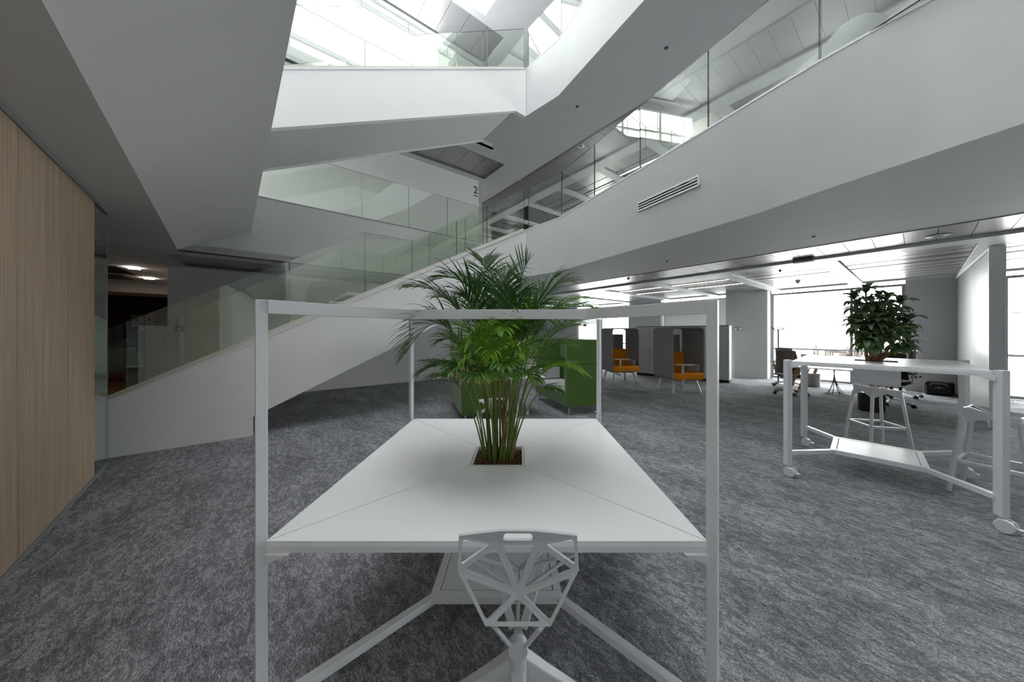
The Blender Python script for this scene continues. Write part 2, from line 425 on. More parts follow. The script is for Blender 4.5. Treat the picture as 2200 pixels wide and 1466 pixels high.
    # gallery balustrade
    r = thing('glass_balustrade', 'green tinted glass balustrade on the %s gallery by the back wall' % nm, 'balustrade', G(3, DG, 4.03 + zo))
    ss = [sd(on_d(x, 400, DG + .05))[0] for x in (655, 777, 878, 961, 1045)]
    ss = [-.3, ss[0] - 1.05] + ss if k else [ss[0] - 1.05] + ss
    for a, b in zip(ss[:-1], ss[1:]):
        pane(r, G(a + .006, DG + .05), G(b - .006, DG + .05), 4.05 + zo, 4.05 + zo, 5.05 + zo, 5.05 + zo)
    return soff
def pane(root, a, b, za0, zb0, za1, zb1, th=.017, glass='rail_glass', name='glass_pane'):
    """one glass pane between plan points a and b with its own four heights; narrow faces are the green edges"""
    a = Vector((a.x, a.y, 0)); b = Vector((b.x, b.y, 0)); nrm = Vector((-(b - a).y, (b - a).x, 0)).normalized() * th / 2
    P = [(a, za0), (b, zb0), (b, zb1), (a, za1)]
    f = [Vector((p.x, p.y, z)) - nrm for p, z in P]; g = [Vector((p.x, p.y, z)) + nrm for p, z in P]
    m = MB(); m.add(f + g, [(0, 1, 2, 3), (7, 6, 5, 4)], 0)
    m.f += [[0, 4, 5, 1], [1, 5, 6, 2], [2, 6, 7, 3], [3, 7, 4, 0]]; m.mi += [1] * 4
    return m.build(name, [glass, 'glass_edge'], root)
soffits = [level(0), level(1)]

# left balcony: folded underside over the camera
m = MB()
def fold(d, sl, sr):
    return [G(sl, d, ZS), G(sr, d, 3.37), G(sr, d, 4.03), G(sl - .02, d, 4.03)]
st = [fold(DG, .30, 1.235), fold(-.9, .53, 1.43), fold(-3.8, .80, 1.66), fold(-13, 1.0, 2.1)]
vs_ = [p for q in st for p in q]; fs = [(3, 2, 1, 0), (12, 13, 14, 15)]
for i in range(3):
    for j in range(4): fs.append((4 * i + j, 4 * i + (j + 1) % 4, 4 * i + 4 + (j + 1) % 4, 4 * i + 4 + j))
m.add(vs_, fs)
struct('ceiling', m, 'plaster', 'folded grey plaster underside of the balcony overhead')
m = MB(); gpoly(m, [(-3, -13), (1.6, -13), (1.0, -3.8), (.5, DG), (-3, DG)], 3.6, 3.95)
struct('floor', m, 'plaster_smooth', 'floor slab of the balcony overhead on the left')

# roof with the atrium skylight left open
m = MB(); zr = 10.87
gpoly(m, [(-3.2, 1.93), (6.48, 1.93), (7.35, 1.93), (7.35, 2.15), (-3.2, 2.15)], zr, zr + .3)
gbox(m, -3.2, 7.35, 3.35, DB + .15, zr, zr + .3)
gpoly(m, [(6.48, 1.93), (6.5, -1.15), (5.9, -4.2), (5.4, -7), (5.4, -13), (SL, -13), (SL, 9.3), (7.35, 9.3), (7.35, 1.93)], zr, zr + .3)
gbox(m, -3.2, 1.0, -13, 1.93, zr, zr + .3); gbox(m, 1.0, 5.4, -13, -7, zr, zr + .3)
gbox(m, SL, SF + .3, -13, 9.4, zr + .05, zr + .3); gbox(m, -3.2, 7.35, 2.1, 3.4, zr + .14, zr + .3)
roof = struct('ceiling', m, 'plaster', 'plaster ceiling of the top storey around the open skylight')
for i in range(12):
    mm = MB(); a = .1 + i * (7.25 / 12); gbox(mm, a + .006, a + 7.25 / 12 - .006, 2.17, 3.33, zr + .05, zr + .07); mm.build('panel', 'ceiling_metal', roof)
# skylight bars
m = MB()
sky = thing('skylight', 'white framed glass skylight over the atrium', 'skylight', G(4, -2.5, 11.2))
sky['kind'] = 'structure'
for i in range(5):
    mm = MB(); d = 1.0 - i * 1.9; mm.beam(G(1.0, d, 11.25), G(6.5, d, 11.25), .08, .14); mm.build('bar', 'white_metal', sky)
for i in range(-1, 5):
    d = 1.0 - i * 1.9; mm = MB(); gbox(mm, .8, 7.2, d - 1.86, d - .04, 11.28, 11.30); mm.build('pane', 'skylight_glass', sky)  # grey panes added to weaken the light from above

# glazing of the back wall on the top storey
wb = MB(); gbox(wb, -1.2, 5.8, DB + .02, DB + .1, 10.62, 10.95); gbox(wb, -1.2, 5.8, DB + .02, DB + .1, 7.98, 8.06)
gbox(wb, -1.2, 5.8, DB + .03, DB + .09, 9.75, 9.8)
for s in (-1.2, .4, 2.0, 3.6, 5.74): gbox(wb, s, s + .06, DB + .02, DB + .1, 8.0, 10.9)
w3 = struct('window_1', wb, 'white_metal', 'tall bright glazing of the top storey behind the stair')
for i in range(4):
    pane(w3, G(-1.14 + i * 1.6, DB + .06), G(.4 + i * 1.6, DB + .06), 8.06, 8.06, 10.62, 10.62, .02, 'window_glass', 'pane')

# ------------------------------------------------------------------ staircase, two identical flights stacked
def staircase(k):
    zo = SH * k
    root = thing('staircase', ('white staircase with glass sides rising from the carpet to the gallery', 'upper white staircase with glass sides crossing the bright skylit void')[k], 'staircase', G(3, .7, zo))
    sl = (4.025 - .667) / 6.46
    top = lambda s: .667 + sl * s + zo
    und = lambda s: max(.331 + (1.325 - .331) / (3.507 - 1.439) * (s - 1.439), -9) + zo if s < 3.507 else 1.325 + (2.877 - 1.325) / (6.46 - 3.507) * (s - 3.507) + zo
    s0 = -1.0 if k == 0 else 0.3
    if k == 1:                                      # straight lower edge of the upper flight
        pa_, pb_ = on_d(585, 275, 0), on_d(1108, 238, 0); sa, sb = sd(pa_)[0], sd(pb_)[0]
        und = lambda s: pa_.z + (pb_.z - pa_.z) * (s - sa) / (sb - sa)
    for d, nm_ in ((0, 'stringer'), (1.46, 'stringer')):
        if k == 0: pts = [(s0, 0), (1.32, 0), (1.32, und(1.32)), (3.507, und(3.507)), (6.46, ZS + zo), (6.46, 4.025 + zo), (s0, top(s0))]
        else: pts = [(s0, und(s0)), (sb, und(sb)), (6.46, ZS + zo - .02), (6.46, 4.025 + zo), (s0, top(s0))]
        m = MB(); m.extr([G(s, d, z) for s, z in pts], Vector((N.x, N.y, 0)) * .1)
        st_ = m.build(nm_, 'plaster_smooth', root)
        if d == 0:
            m = MB(); m.beam(G(s0, .045, top(s0) + .012), G(6.46, .045, top(6.46) + .012), .12, .024); m.build('cap', 'white_metal', st_)
            m = MB(); m.beam(G(s0, .05, top(s0) + .05), G(6.4, .05, top(6.4) + .05), .05, .055); m.build('glass_channel', 'cream_profile', st_)
        else:
            m = MB(); m.beam(G(s0, d + .05, top(s0) + .03), G(6.4, d + .05, top(6.4) + .03), .05, .06); m.build('glass_channel', 'cream_profile', st_)
    # sloping underside
    m = MB()
    us = [1.33, 3.507, 6.46] if k == 0 else [s0, 6.1]
    prof = [(s, und(s) + .01) for s in us] + [(s, und(s) + .16) for s in reversed(us)]
    m.extr([G(s, .1, z) for s, z in prof], Vector((N.x, N.y, 0)) * 1.37); m.build('underside', 'plaster', root)
    # treads, a landing and treads
    zl = 2.2
    a0 = -.65
    nst = 13
    for i in range(nst):
        s = a0 + (2.82 - a0) / nst * i; z = zl / nst * (i + 1)
        if k == 1 and s < s0: continue
        m = MB(); gbox(m, s, s + (2.82 - a0) / nst + .03, .1, 1.46, zo + z - .05 if z > .2 or k else .001 + zo, zo + z); m.build('tread', 'plaster_smooth', root)
    m = MB(); gbox(m, 2.85, 3.66, .1, 1.46, zo + zl - .09, zo + zl - .001); m.build('landing', 'plaster_smooth', root)
    for i in range(10):
        s = 3.66 + 2.8 / 10 * i; z = zl + (3.95 - zl) / 10 * (i + 1) - .002
        m = MB(); gbox(m, s, s + .305 if i < 9 else s + .28, .1, 1.46, zo + z - .05, zo + z); m.build('tread', 'plaster_smooth', root)
    # panes
    gz = lambda s: (1.55 + (3.267 - 1.55) / 2.823 * s if s < 2.823 else 3.266 if s < 3.657 else 3.266 + (5.05 - 3.266) / (6.44 - 3.657) * (s - 3.657)) + zo
    for d, cuts in ((.05, [-.9, .639, 1.75, 2.823, 3.657, 4.60, 5.252, 5.36, 6.44]), (1.51, [-.9, .9, 1.72, 2.69, 3.5, 4.6, 5.6, 6.44])):
        kk = [2.823, 3.657] if d < 1 else [2.69, 3.5]
        g2 = gz if d < 1 else (lambda s: (1.55 + (3.267 - 1.55) / 2.69 * s if s < 2.69 else 3.266 if s < 3.5 else 3.266 + (5.05 - 3.266) / (6.44 - 3.5) * (s - 3.5)) + zo)
        for a, b in zip(cuts[:-1], cuts[1:]):
            if k == 1 and b < s0 + .1: continue
            a = max(a, s0 + .05)
            pane(root, G(a + .006, d), G(b - .006, d), top(a) + .05, top(b) + .05, g2(a + 1e-4), g2(b - 1e-4))
    return root
staircase(0); staircase(1)

# ------------------------------------------------------------------ metal ceilings of the open plan side
DK = [-3.1 + 1.78 * i for i in range(-5, 7)]        # cross beams
def metal_ceiling(k):
    zo = SH * k; z = ZS + zo; nm = ('ground floor', 'upper')[k]
    m = MB(); gbox(m, SL + .03, SF + .2, -13, 9.2, z + .075, z + .13)
    c = struct('ceiling', m, 'slot_black', 'dark void above the %s metal ceiling panels' % nm)
    mm = MB(); gbox(mm, SL, SL + .05, -13, 9.2, z - .01, z + .1); mm.build('edge_trim', 'alu', c)
    # strip planks share one mesh, centred on the plan origin
    base = MB(); base.prism([U * -.56 + N * -.148, U * .56 + N * -.148, U * .56 + N * .148, U * -.56 + N * .148], -.01, .012)
    me = base.mesh('panel', 'ceiling_metal')
    d = 5.5
    while d > -10:
        o = link('panel', me, c); p = G(SL + .63, d, z + .035 + random.uniform(-.0015, .0015)); o.location = p
        o.rotation_euler = (random.uniform(-.002, .002), random.uniform(-.003, .003), 0)
        d -= .302
    mm = MB(); gbox(mm, SL + 1.2, SL + 1.6, -13, 9.2, z - .02, z + .07); mm.build('beam', 'white_metal', c)
    for dk in DK:
        mm = MB(); gbox(mm, SL + 1.6, SF - .1, dk - .13, dk + .13, z - .02, z + .07); mm.build('beam', 'white_metal', c)
    mm = MB(); gbox(mm, SF - .1, SF + .1, -13, 9.2, z - .02, z + .1); mm.build('beam', 'white_metal', c)
    rows = [(0, .62), (.66, .36), (1.1, .10), (1.24, .36), (1.72, .36), (2.12, .10), (2.26, .36), (2.7, .36), (3.1, .10), (3.24, .36), (3.64, .68)]
    cache = {}
    for i in range(len(DK) - 1):
        if DK[i] < -9.5 or DK[i] > 5 : continue
        if k == 1 and DK[i] > 4: continue
        for r0, w in rows:
            if w not in cache:
                b = MB(); L = 1.78 - .28; b.prism([U * 0 + N * (-L / 2), U * w + N * (-L / 2), U * w + N * (L / 2), N * (L / 2)], -.01, .012)
                cache[w] = b.mesh('panel', 'ceiling_metal')
            o = link('panel', cache[w], c); o.location = G(SL + 1.61 + r0, (DK[i] + DK[i + 1]) / 2, z + .03)
    return c
metal_ceiling(0); metal_ceiling(1)

# linear lights in two bays
def linear_light(s, d, z, label):
    t = thing('linear_ceiling_light', label, 'ceiling light', G(s, d, z), 'linear lights in the metal ceiling')
    m = MB(); m.beam(G(s, d - .74, z + .01), G(s, d + .74, z + .01), .07, .03); m.build('housing', 'white_metal', t)
    m = MB(); m.beam(G(s, d - .72, z - .006), G(s, d + .72, z - .006), .045, .008); m.build('diffuser', 'lamp_glow', t)
for i, (s, d) in enumerate([(10.85, -2.21), (11.9, -2.21), (10.85, -.43), (11.9, -.43)]):
    linear_light(s, d, ZS + .005, ('long linear light nearest the plaster soffit in the bay before the pier', 'long linear light nearer the windows in the bay before the pier', 'far linear light nearer the plaster soffit above the hooded armchairs', 'far linear light nearer the windows above the hooded armchairs')[i])

for i, (s_, d_) in enumerate([(10.85, -2.21), (10.85, -.43), (11.9, -2.21), (11.9, -.43)]):
    linear_light(s_, d_, ZS + SH + .005, ('upper storey linear light over the balcony, near row right', 'upper storey linear light over the balcony, near row left', 'upper storey linear light over the balcony, far row right', 'upper storey linear light over the balcony, far row left')[i])
# ------------------------------------------------------------------ window facade
def fd(px, s=SF): return sd(on_s(px, 700, s))[1]
WIN = []                                            # (d_start, d_end) openings of the ground floor, walls between
WIN.append((fd(1945), fd(1657)))                    # big window behind the planted desk
WIN.append((fd(1575) + .05, fd(1420)))              # window with a blind
WIN.append((fd(1352), fd(1240)))
WIN.append((-9.6, fd(2165) + .05)); WIN.append((-12.6, -9.9))  # second opening is out of view, added for daylight
WIN.sort()
def facade(z0, z1, wins, label):
    m = MB(); cur = -13
    for a, b in wins:
        gbox(m, SF, SF + .3, cur, a, z0, z1); cur = b
        gbox(m, SF, SF + .3, a, b, z1 - .12, z1)
    gbox(m, SF, SF + .3, cur, 9.3, z0, z1)
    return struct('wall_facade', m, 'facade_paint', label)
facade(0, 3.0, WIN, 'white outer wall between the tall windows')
WIN2 = [((a + b) / 2 - .55, (a + b) / 2 + .55) for a, b in WIN]   # unseen upstairs openings, narrowed to dim the daylight there
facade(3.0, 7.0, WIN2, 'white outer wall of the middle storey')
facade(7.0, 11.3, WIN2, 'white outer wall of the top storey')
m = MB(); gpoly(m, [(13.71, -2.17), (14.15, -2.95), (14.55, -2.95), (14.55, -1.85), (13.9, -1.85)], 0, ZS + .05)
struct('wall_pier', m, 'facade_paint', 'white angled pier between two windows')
labels_w = ['far right window beyond the partition', 'window right of the grey partition', 'big bright window behind the planted desk', 'window with a white roller blind behind the armchairs', 'far window above the green sofa']
for i, (a, b) in enumerate(WIN):
    m = MB()
    zb, zt = .02, ZS - .1
    gbox(m, SF + .04, SF + .14, a, a + .06, zb, zt); gbox(m, SF + .04, SF + .14, b - .06, b, zb, zt)
    gbox(m, SF + .04, SF + .14, a + .06, b - .06, zt - .06, zt); gbox(m, SF + .04, SF + .14, a + .06, b - .06, zb, zb + .07)
    w = struct('window_%d' % (i + 2), m, 'alu', labels_w[i])
    mids = [a + .06] + ([fd(1829)] if i == 2 else [(a + b) / 2]) + [b - .06]
    mm = MB(); gbox(mm, SF + .05, SF + .13, mids[1] - .03, mids[1] + .03, zb + .07, zt - .06); mm.build('mullion', 'alu', w)
    for p, q in zip(mids[:-1], mids[1:]):
        pane(w, G(SF + .09, p + .03), G(SF + .09, q - .03), zb + .07, zb + .07, zt - .06, zt - .06, .02, 'window_glass', 'pane')
    for z, h in ((1.945, .02), (.98, .06)):
        mm = MB(); gbox(mm, SF + .2, SF + .23, a, b, z - h / 2, z + h / 2); mm.build('rail', 'paper_white', w)
    if i == 3:
        mm = MB(); gbox(mm, SF - .02, SF, a + .1, b - .1, 1.5, 2.75); bl = mm.build('roller_blind', 'paper_white', w)
    mm = MB(); g0 = SF - .5
    for j in range(60):
        q = a + .1 + (b - a - .2) * j / 59; gbox(mm, g0, g0 + .22, q - .008, q + .008, .002, .008)
    gr = mm.build('floor_grille', 'alu', w); gr['kind'] = 'stuff'
    # daylight enters here: portal that steers sky sampling
def portal(name, c, sx, sy, normal):
    l = bpy.data.lights.new(name, 'AREA'); l.shape = 'RECTANGLE'; l.size = sx; l.size_y = sy; l.cycles.is_portal = True
    o = bpy.data.objects.new(name, l); COL.objects.link(o); o.location = c
    z = -Vector(normal).normalized(); y = Vector((0, 0, 1)) if abs(z.z) < .9 else Vector((N.x, N.y, 0)); x = y.cross(z).normalized(); y = z.cross(x)
    o.rotation_euler = Matrix((x, y, z)).transposed().to_euler()
for a, b in WIN: portal('daylight_portal', G(SF + .35, (a + b) / 2, 1.45), b - a, 2.8, (-U.x, -U.y, 0))
for a, b in WIN2:
    portal('daylight_portal', G(SF + .35, (a + b) / 2, 4.95), b - a, 3.86, (-U.x, -U.y, 0))
portal('daylight_portal', G(3.8, -2.6, 11.4), 5.6, 9.2, (0, 0, -1))
portal('daylight_portal', G(2.3, DB + .2, 9.4), 7.0, 2.8, (-N.x, -N.y, 0))

# ------------------------------------------------------------------ oak wall on the left
wl0 = Vector((-3.1, 1.87)); wd = (Vector((-4.67, 3.56)) - wl0).normalized(); wn = Vector((wd.y, -wd.x))    # wn points into the room
def WL(t, o=0, z=0): p = wl0 + wd * t + wn * o; return Vector((p.x, p.y, z))
def wt(px):
    k_ = (px - CX) / F; return (k_ * wl0.y - wl0.x) / (wd.x - k_ * wd.y)
tE = wt(203); tG = wt(232); seams = [tE, wt(147), wt(38)]
while seams[-1] > -1.8: seams.append(seams[-1] - .88)
seams_end = seams[-1]
m = MB(); m.prism([WL(-9, -.2), WL(seams_end, -.2), WL(seams_end, -.01), WL(-9, -.01)], 0, ZS + .02)  # unseen stretch, white instead of oak to avoid warm bounced light
struct('wall_left', m, 'plaster_smooth', 'white continuation of the left wall behind the camera')
m = MB(); m.prism([WL(seams_end, -.2), WL(tE, -.2), WL(tE, -.03), WL(seams_end, -.03)], 0, ZS + .02)
wl = struct('wall_left', m, 'slot_black', 'wall clad with tall pale oak panels on the left')
for a, b in zip(seams[1:], seams[:-1]):
    m = MB(); m.prism([WL(a + .004, -.03), WL(b - .004, -.03), WL(b - .004, 0), WL(a + .004, 0)], .03, 2.84)
    m.build('panel', 'oak_panel', wl, bevel=.0015, seg=1)
m = MB(); m.prism([WL(-9, -.03), WL(tG, -.03), WL(tG, .012), WL(-9, .012)], 2.84, ZS); m.build('top_trim', 'grey_trim', wl)
m = MB(); m.prism([WL(-9, -.03), WL(tG, -.03), WL(tG, .008), WL(-9, .008)], 0, .03); m.build('skirting', 'grey_trim', wl)
gp = thing('glass_partition', 'frameless clear glass sheet at the end of the oak wall', 'glass panel', WL((tE + tG) / 2, 0, .03))
pane(gp, WL(tE + .004, -.015), WL(tG, -.015), .03, .03, 2.84, 2.84)
m = MB(); m.prism([WL(tG, -.025), WL(tG + .02, -.025), WL(tG + .02, -.005), WL(tG, -.005)], .03, 2.84); m.build('edge_profile', 'alu', gp)

# ------------------------------------------------------------------ partition on the right
pa = Vector((7.45, 4.86)); pb = G(SF, sd(at(2066, 853, z=0))[1]).xy; pdv = (pb - pa).normalized(); pn = Vector((-pdv.y, pdv.x)); PL = (pb - pa).length
def PP(t, o=0): p = pa + pdv * t + pn * o; return Vector((p.x, p.y))
m = MB(); m.prism([PP(.06, .05), PP(PL, .05), PP(PL, -.05), PP(.06, -.05)], .02, ZS - .08)
pt = struct('wall_partition', m, 'grey_trim', 'grey panelled partition with a pale frame beside the right window')
for i in range(3):
    a = .07 + i * (PL - .08) / 3
    m = MB(); m.prism([PP(a + .004, .05), PP(a + (PL - .08) / 3 - .004, .05), PP(a + (PL - .08) / 3 - .004, .066), PP(a + .004, .066)], .04, ZS - .1); m.build('panel', 'partition_grey', pt)
m = MB(); m.prism([PP(0, .075), PP(.06, .075), PP(.06, -.075), PP(0, -.075)], 0, ZS - .03); m.build('end_post', 'white_metal', pt, bevel=.003)
m = MB(); m.prism([PP(0.06, .075), PP(PL, .075), PP(PL, -.075), PP(.06, -.075)], ZS - .09, ZS - .03); m.build('top_rail', 'white_metal', pt)

# ------------------------------------------------------------------ tables with planters
def make_table(root, hx, hy, top, frame_top, pz, ph, caster, arm_z, plx, ply, post=.05, th=.042, sw=.32, sl_=.32, kx=.475, ky=.32, pw=.036, pt_=.03):
    """hx, hy: half size of the top; the posts stand outside the top at the four corners"""
    g = .0022; ih = ph
    # four trapezoid boards meeting at the planter
    oc = [(-hx, -hy), (hx, -hy), (hx, hy), (-hx, hy)]; ic = [(plx - ih, ply - ih), (plx + ih, ply - ih), (plx + ih, ply + ih), (plx - ih, ply + ih)]
    for i in range(4):
        j = (i + 1) % 4
        q = [Vector(oc[i]), Vector(oc[j]), Vector(ic[j]), Vector(ic[i])]
        c = sum(q, Vector((0, 0))) / 4
        e1 = (q[1] - q[0]).normalized(); q[0] += e1 * g * 1.6; q[1] -= e1 * g * 1.6; q[2] -= e1 * g * .6; q[3] += e1 * g * .6
        m = MB(); m.prism(q, top - .022, top); m.build('top_board', 'laminate', root)
    for a, b in (((-hx, -hy + .02), (hx, -hy + .02)), ((-hx, hy - .02), (hx, hy - .02)), ((-hx + .02, -hy + .04), (-hx + .02, hy - .04)), ((hx - .02, -hy + .04), (hx - .02, hy - .04))):
        m = MB(); m.beam((*a, top - .0225 - (th - .022) / 2), (*b, top - .0225 - (th - .022) / 2), .04, th - .022); m.build('edge_frame', 'white_metal', root)
    px_, py_ = hx + pw / 2 + .004, hy - post / 2 + .02
    zb = pz if caster else 0
    for sx in (-1, 1):
        for sy in (-1, 1):
            pang = math.atan2(sy * (sl_ - .01 - py_), sx * (sw - .015 - px_))
            m = MB(); m.box((sx * px_, sy * py_, (frame_top + zb) / 2), (pw, pt_, frame_top - zb), rz=pang); m.build('post', 'white_metal', root, bevel=.003)
            # lower arm to the shelf
            m = MB(); m.beam((sx * (px_ - post * .3), sy * py_, arm_z - .002), (sx * (sw + .005), sy * (sl_ + .005), arm_z - .002), post * .76, post * .74); m.build('arm', 'white_metal', root, bevel=.003)
            # gusset under the top
            m = MB(); x0 = sx * (px_ - post / 2); zz = top - th
            m.extr([(x0, sy * py_ - .02, zz), (x0 - sx * .085, sy * py_ - .02, zz), (x0, sy * py_ - .02, zz - .035)], (0, .04, 0)); m.build('gusset', 'white_metal', root)
            if frame_top > top + .2:
                zf = frame_top - post / 2
                m = MB(); m.beam((sx * (px_ - post * .4), sy * py_, zf), (sx * (kx - .005), sy * (ky - 0.0), zf), pt_, post); m.build('upper_arm', 'white_metal', root, bevel=.002)
            if caster: make_caster(root, sx * px_, sy * py_, pz)
    if frame_top > top + .2:
        zf = frame_top - post / 2
        for sy in (-1, 1):
            m = MB(); m.beam((-kx - .02, sy * ky, zf), (kx + .02, sy * ky, zf), pt_, post); m.build('upper_beam', 'white_metal', root, bevel=.002)
        for sx in (-1, 1):
            m = MB(); m.beam((sx * kx, -ky + .02, zf), (sx * kx, ky - .02, zf), post * .96, post * .98); m.build('upper_beam', 'white_metal', root)
    # shelf: frame and sunk plate
    fr = MB(); w = post * .8
    for a, b in (((-sw, -sl_), (sw, -sl_)), ((-sw, sl_), (sw, sl_)), ((-sw, -sl_), (-sw, sl_)), ((sw, -sl_), (sw, sl_))):
        a = Vector((*a, arm_z)); b = Vector((*b, arm_z)); ex = (b - a).normalized() * (w / 2 if abs(a.x - b.x) > .01 else -w / 2)
        fr.beam(a - ex, b + ex, w, w)
    f_ = fr.build('shelf_frame', 'white_metal', root, bevel=.002)
    m = MB(); m.prism([(-sw + w / 2 + .006, -sl_ + w / 2 + .006), (sw - w / 2 - .006, -sl_ + w / 2 + .006), (sw - w / 2 - .006, sl_ - w / 2 - .006), (-sw + w / 2 + .006, sl_ - w / 2 - .006)], arm_z + w / 2 - .012, arm_z + w / 2 - .002)
    m.build('shelf_plate', 'white_metal', f_)
    # planter
    m = MB(); t = .012; b = top - .235
    gI = ih - .004
    for q in ((-gI, -gI + t, -gI, gI), (gI - t, gI, -gI, gI), (-gI + t, gI - t, -gI, -gI + t), (-gI + t, gI - t, gI - t, gI)):
        m.prism([(plx + q[0], ply + q[2]), (plx + q[1], ply + q[2]), (plx + q[1], ply + q[3]), (plx + q[0], ply + q[3])], b, top + .001)
    m.prism([(plx - gI + t, ply - gI + t), (plx + gI - t, ply - gI + t), (plx + gI - t, ply + gI - t), (plx - gI + t, ply + gI - t)], b, b + .01)
    pb_ = m.build('planter_box', 'white_metal', root)
    m = MB(); m.prism([(plx - gI + t, ply - gI + t), (plx + gI - t, ply - gI + t), (plx + gI - t, ply + gI - t), (plx - gI + t, ply + gI - t)], b + .01, top - .028); m.build('soil', 'soil', pb_)
def make_caster(root, x, y, h):
    r = h * .43; ang = random.choice((-.2, -.4, .05)); ca, sa = math.cos(ang), math.sin(ang)
    m = MB(); cx_, cy_ = x + ca * .02, y + sa * .02
    m.cyl((x, y, h), (x, y, h - .03), .014, n=12); m.box((cx_, cy_, h - .04), (.07, .02, .03), rz=ang)
    c = m.build('caster', 'white_shell', root)
    for sg in (-1, 1):
        w = MB(); prof = [(r * .45, -.002), (r * .8, .0), (r * .82, .006), (r * .95, .008), (r, .012), (r, .022), (r * .9, .026), (.01, .026)]
        prof = [(a, -b if sg < 0 else b) for a, b in prof]
        vs2 = MB(); vs2.lathe([(a, b + sg * .012) for a, b in prof], axis='Y', n=22)
        M = Matrix.Translation((cx_, cy_, r + .001)) @ Matrix.Rotation(ang, 4, 'Z')
        vs2.v = [M @ p for p in vs2.v]
        vs2.build('wheel', 'white_shell', c, smooth=True)
    m = MB(); m.box((cx_ + ca * r * 1.05, cy_ + sa * r * 1.05, r * 1.0), (.04, .035, .008), rz=ang); m.build('brake_tab', 'white_shell', c)

T1 = thing('planter_table', 'large square white table with tall open frame and a palm in its middle', 'table')
make_table(T1, .804, .81, .74, 1.62, 0, .158, False, .12, -.005, -.013)
place(T1, (-.114, 1.95, 0), 0)
T2 = thing('planter_table', 'tall white wheeled table with a leafy shrub in its middle', 'table')
e1 = Vector((.67, -.742)); A2 = math.atan2(e1.y, e1.x)
make_table(T2, .585, .67, 1.205, 1.215, .115, .165, True, .25, 0, 0, post=.055, sw=.30, sl_=.285, pw=.055, pt_=.05)
place(T2, (3.734, 3.267, 0), A2)

# bark chips on both planters
def chips(c, half, z, rz, n, label):
    m = MB()
    for i in range(n):
        x, y = random.uniform(-half, half), random.uniform(-half, half); s = random.uniform(.006, .011)
        M = Matrix.Translation((x, y, random.uniform(0, .008))) @ Matrix.Rotation(random.uniform(0, 6.3), 4, (random.random(), random.random(), random.random() + .1)) 
        vs2 = [M @ Vector(p) for p in ((s, 0, 0), (-s, 0, 0), (0, s * .7, 0), (0, -s * .7, 0), (0, 0, s * .6), (0, 0, -s * .6))]
        m.add(vs2, [(0, 2, 4), (2, 1, 4), (1, 3, 4), (3, 0, 4), (2, 0, 5), (1, 2, 5), (3, 1, 5), (0, 3, 5)])
    o = m.build('bark_chips', 'bark'); tag(o, label, 'mulch', kind='stuff'); place(o, (c[0], c[1], z), rz)
PC = (-.119, 1.937)
chips(PC, .135, .718, 0, 900, 'brown bark chips around the palm stems in the square table')
chips((3.734, 3.267), .14, 1.183, A2, 500, 'brown bark chips under the shrub in the wheeled table')
wg = thing('water_gauge', 'small clear water level tube in the palm planter', 'gauge', (PC[0] + .1, PC[1] + .09, .72))
m = MB(); m.lathe([(.012, .0), (.012, .004), (.004, .02), (.004, .022)], (PC[0] + .1, PC[1] + .09, .72), n=12); m.build('collar', 'clear_tube', wg, smooth=True)
m = MB(); m.cyl((PC[0] + .1, PC[1] + .09, .735), (PC[0] + .1, PC[1] + .09, .79), .0045, n=10); m.cyl((PC[0] + .1, PC[1] + .09, .785), (PC[0] + .1, PC[1] + .09, .80), .006, n=10); m.build('tube', 'clear_tube', wg)

# ------------------------------------------------------------------ palm
def bez(p0, p1, p2, t): return p0 * (1 - t) ** 2 + p1 * 2 * t * (1 - t) + p2 * t * t
palm = thing('palm_plant', 'bushy green palm growing out of the square table', 'plant', (PC[0], PC[1], .72))
def frond(base, mid, tip, start, ll, col, nl=16, droop=.5, tipb=0.0, r=.0045):
    NN = 26; pts = [bez(base, mid, tip, i / NN) for i in range(NN + 1)]
    m = MB(); m.tube(pts, [r * (1 - .75 * i / NN) for i in range(NN + 1)], 5)
    cane = m.build('cane', 'stem_green' if random.random() < .8 else 'stem_brown', palm, smooth=True)
    m = MB()
    for i in range(nl * 2):
        k = i // 2; sg = 1 if i % 2 else -1
        t = start + (1 - start) * (k + .5 * (i % 2)) / nl; t = min(t, 1)
        p = bez(base, mid, tip, t); tg = (bez(base, mid, tip, min(t + .02, 1.02)) - bez(base, mid, tip, t - .02)).normalized()
        side = tg.cross(Vector((0, 0, 1)))
        if side.length < .05: side = Vector((1, 0, 0))
        side.normalize(); upv = side.cross(tg).normalized()
        q = (t - start) / (1 - start)
        L = ll * (.62 + .6 * math.sin(math.pi * min(1, q * .8 + .22))) * random.uniform(.85, 1.12) * (1 - .45 * q)
        spread = R(random.uniform(42, 58)) * (1 - .55 * q)
        d = (tg * math.cos(spread) + side * sg * math.sin(spread) + upv * random.uniform(.1, .35)).normalized()
        w = random.uniform(.0052, .0085) * (1 - .3 * q)
        seg = 6; vs2 = []; cur = p.copy(); nn = d.cross(side * sg)
        dr = droop * random.uniform(.7, 1.35)
        for j in range(seg + 1):
            u = j / seg
            ww = w * (math.sin(math.pi * (u * .86 + .12)) ** .7) if j < seg else .0004
            wv = d.cross(Vector((0, 0, 1)).lerp(upv, .6))
            if wv.length < .01: wv = side
            wv.normalize(); dip = wv.cross(d).normalized() * ww * .35
            vs2 += [cur - wv * ww + dip, cur, cur + wv * ww + dip]
            d = (d + Vector((0, 0, -1)) * dr * .22 * (.3 + u)).normalized(); cur = cur + d * (L / seg)
        brown = tipb > random.random()
        for j in range(seg):
            m.add(vs2[3 * j:3 * j + 6], [(0, 1, 4, 3), (1, 2, 5, 4)], 1 if brown and j >= seg - 1 else 0)
    m.build('frond', [col, 'leaf_tip'], palm, smooth=True)
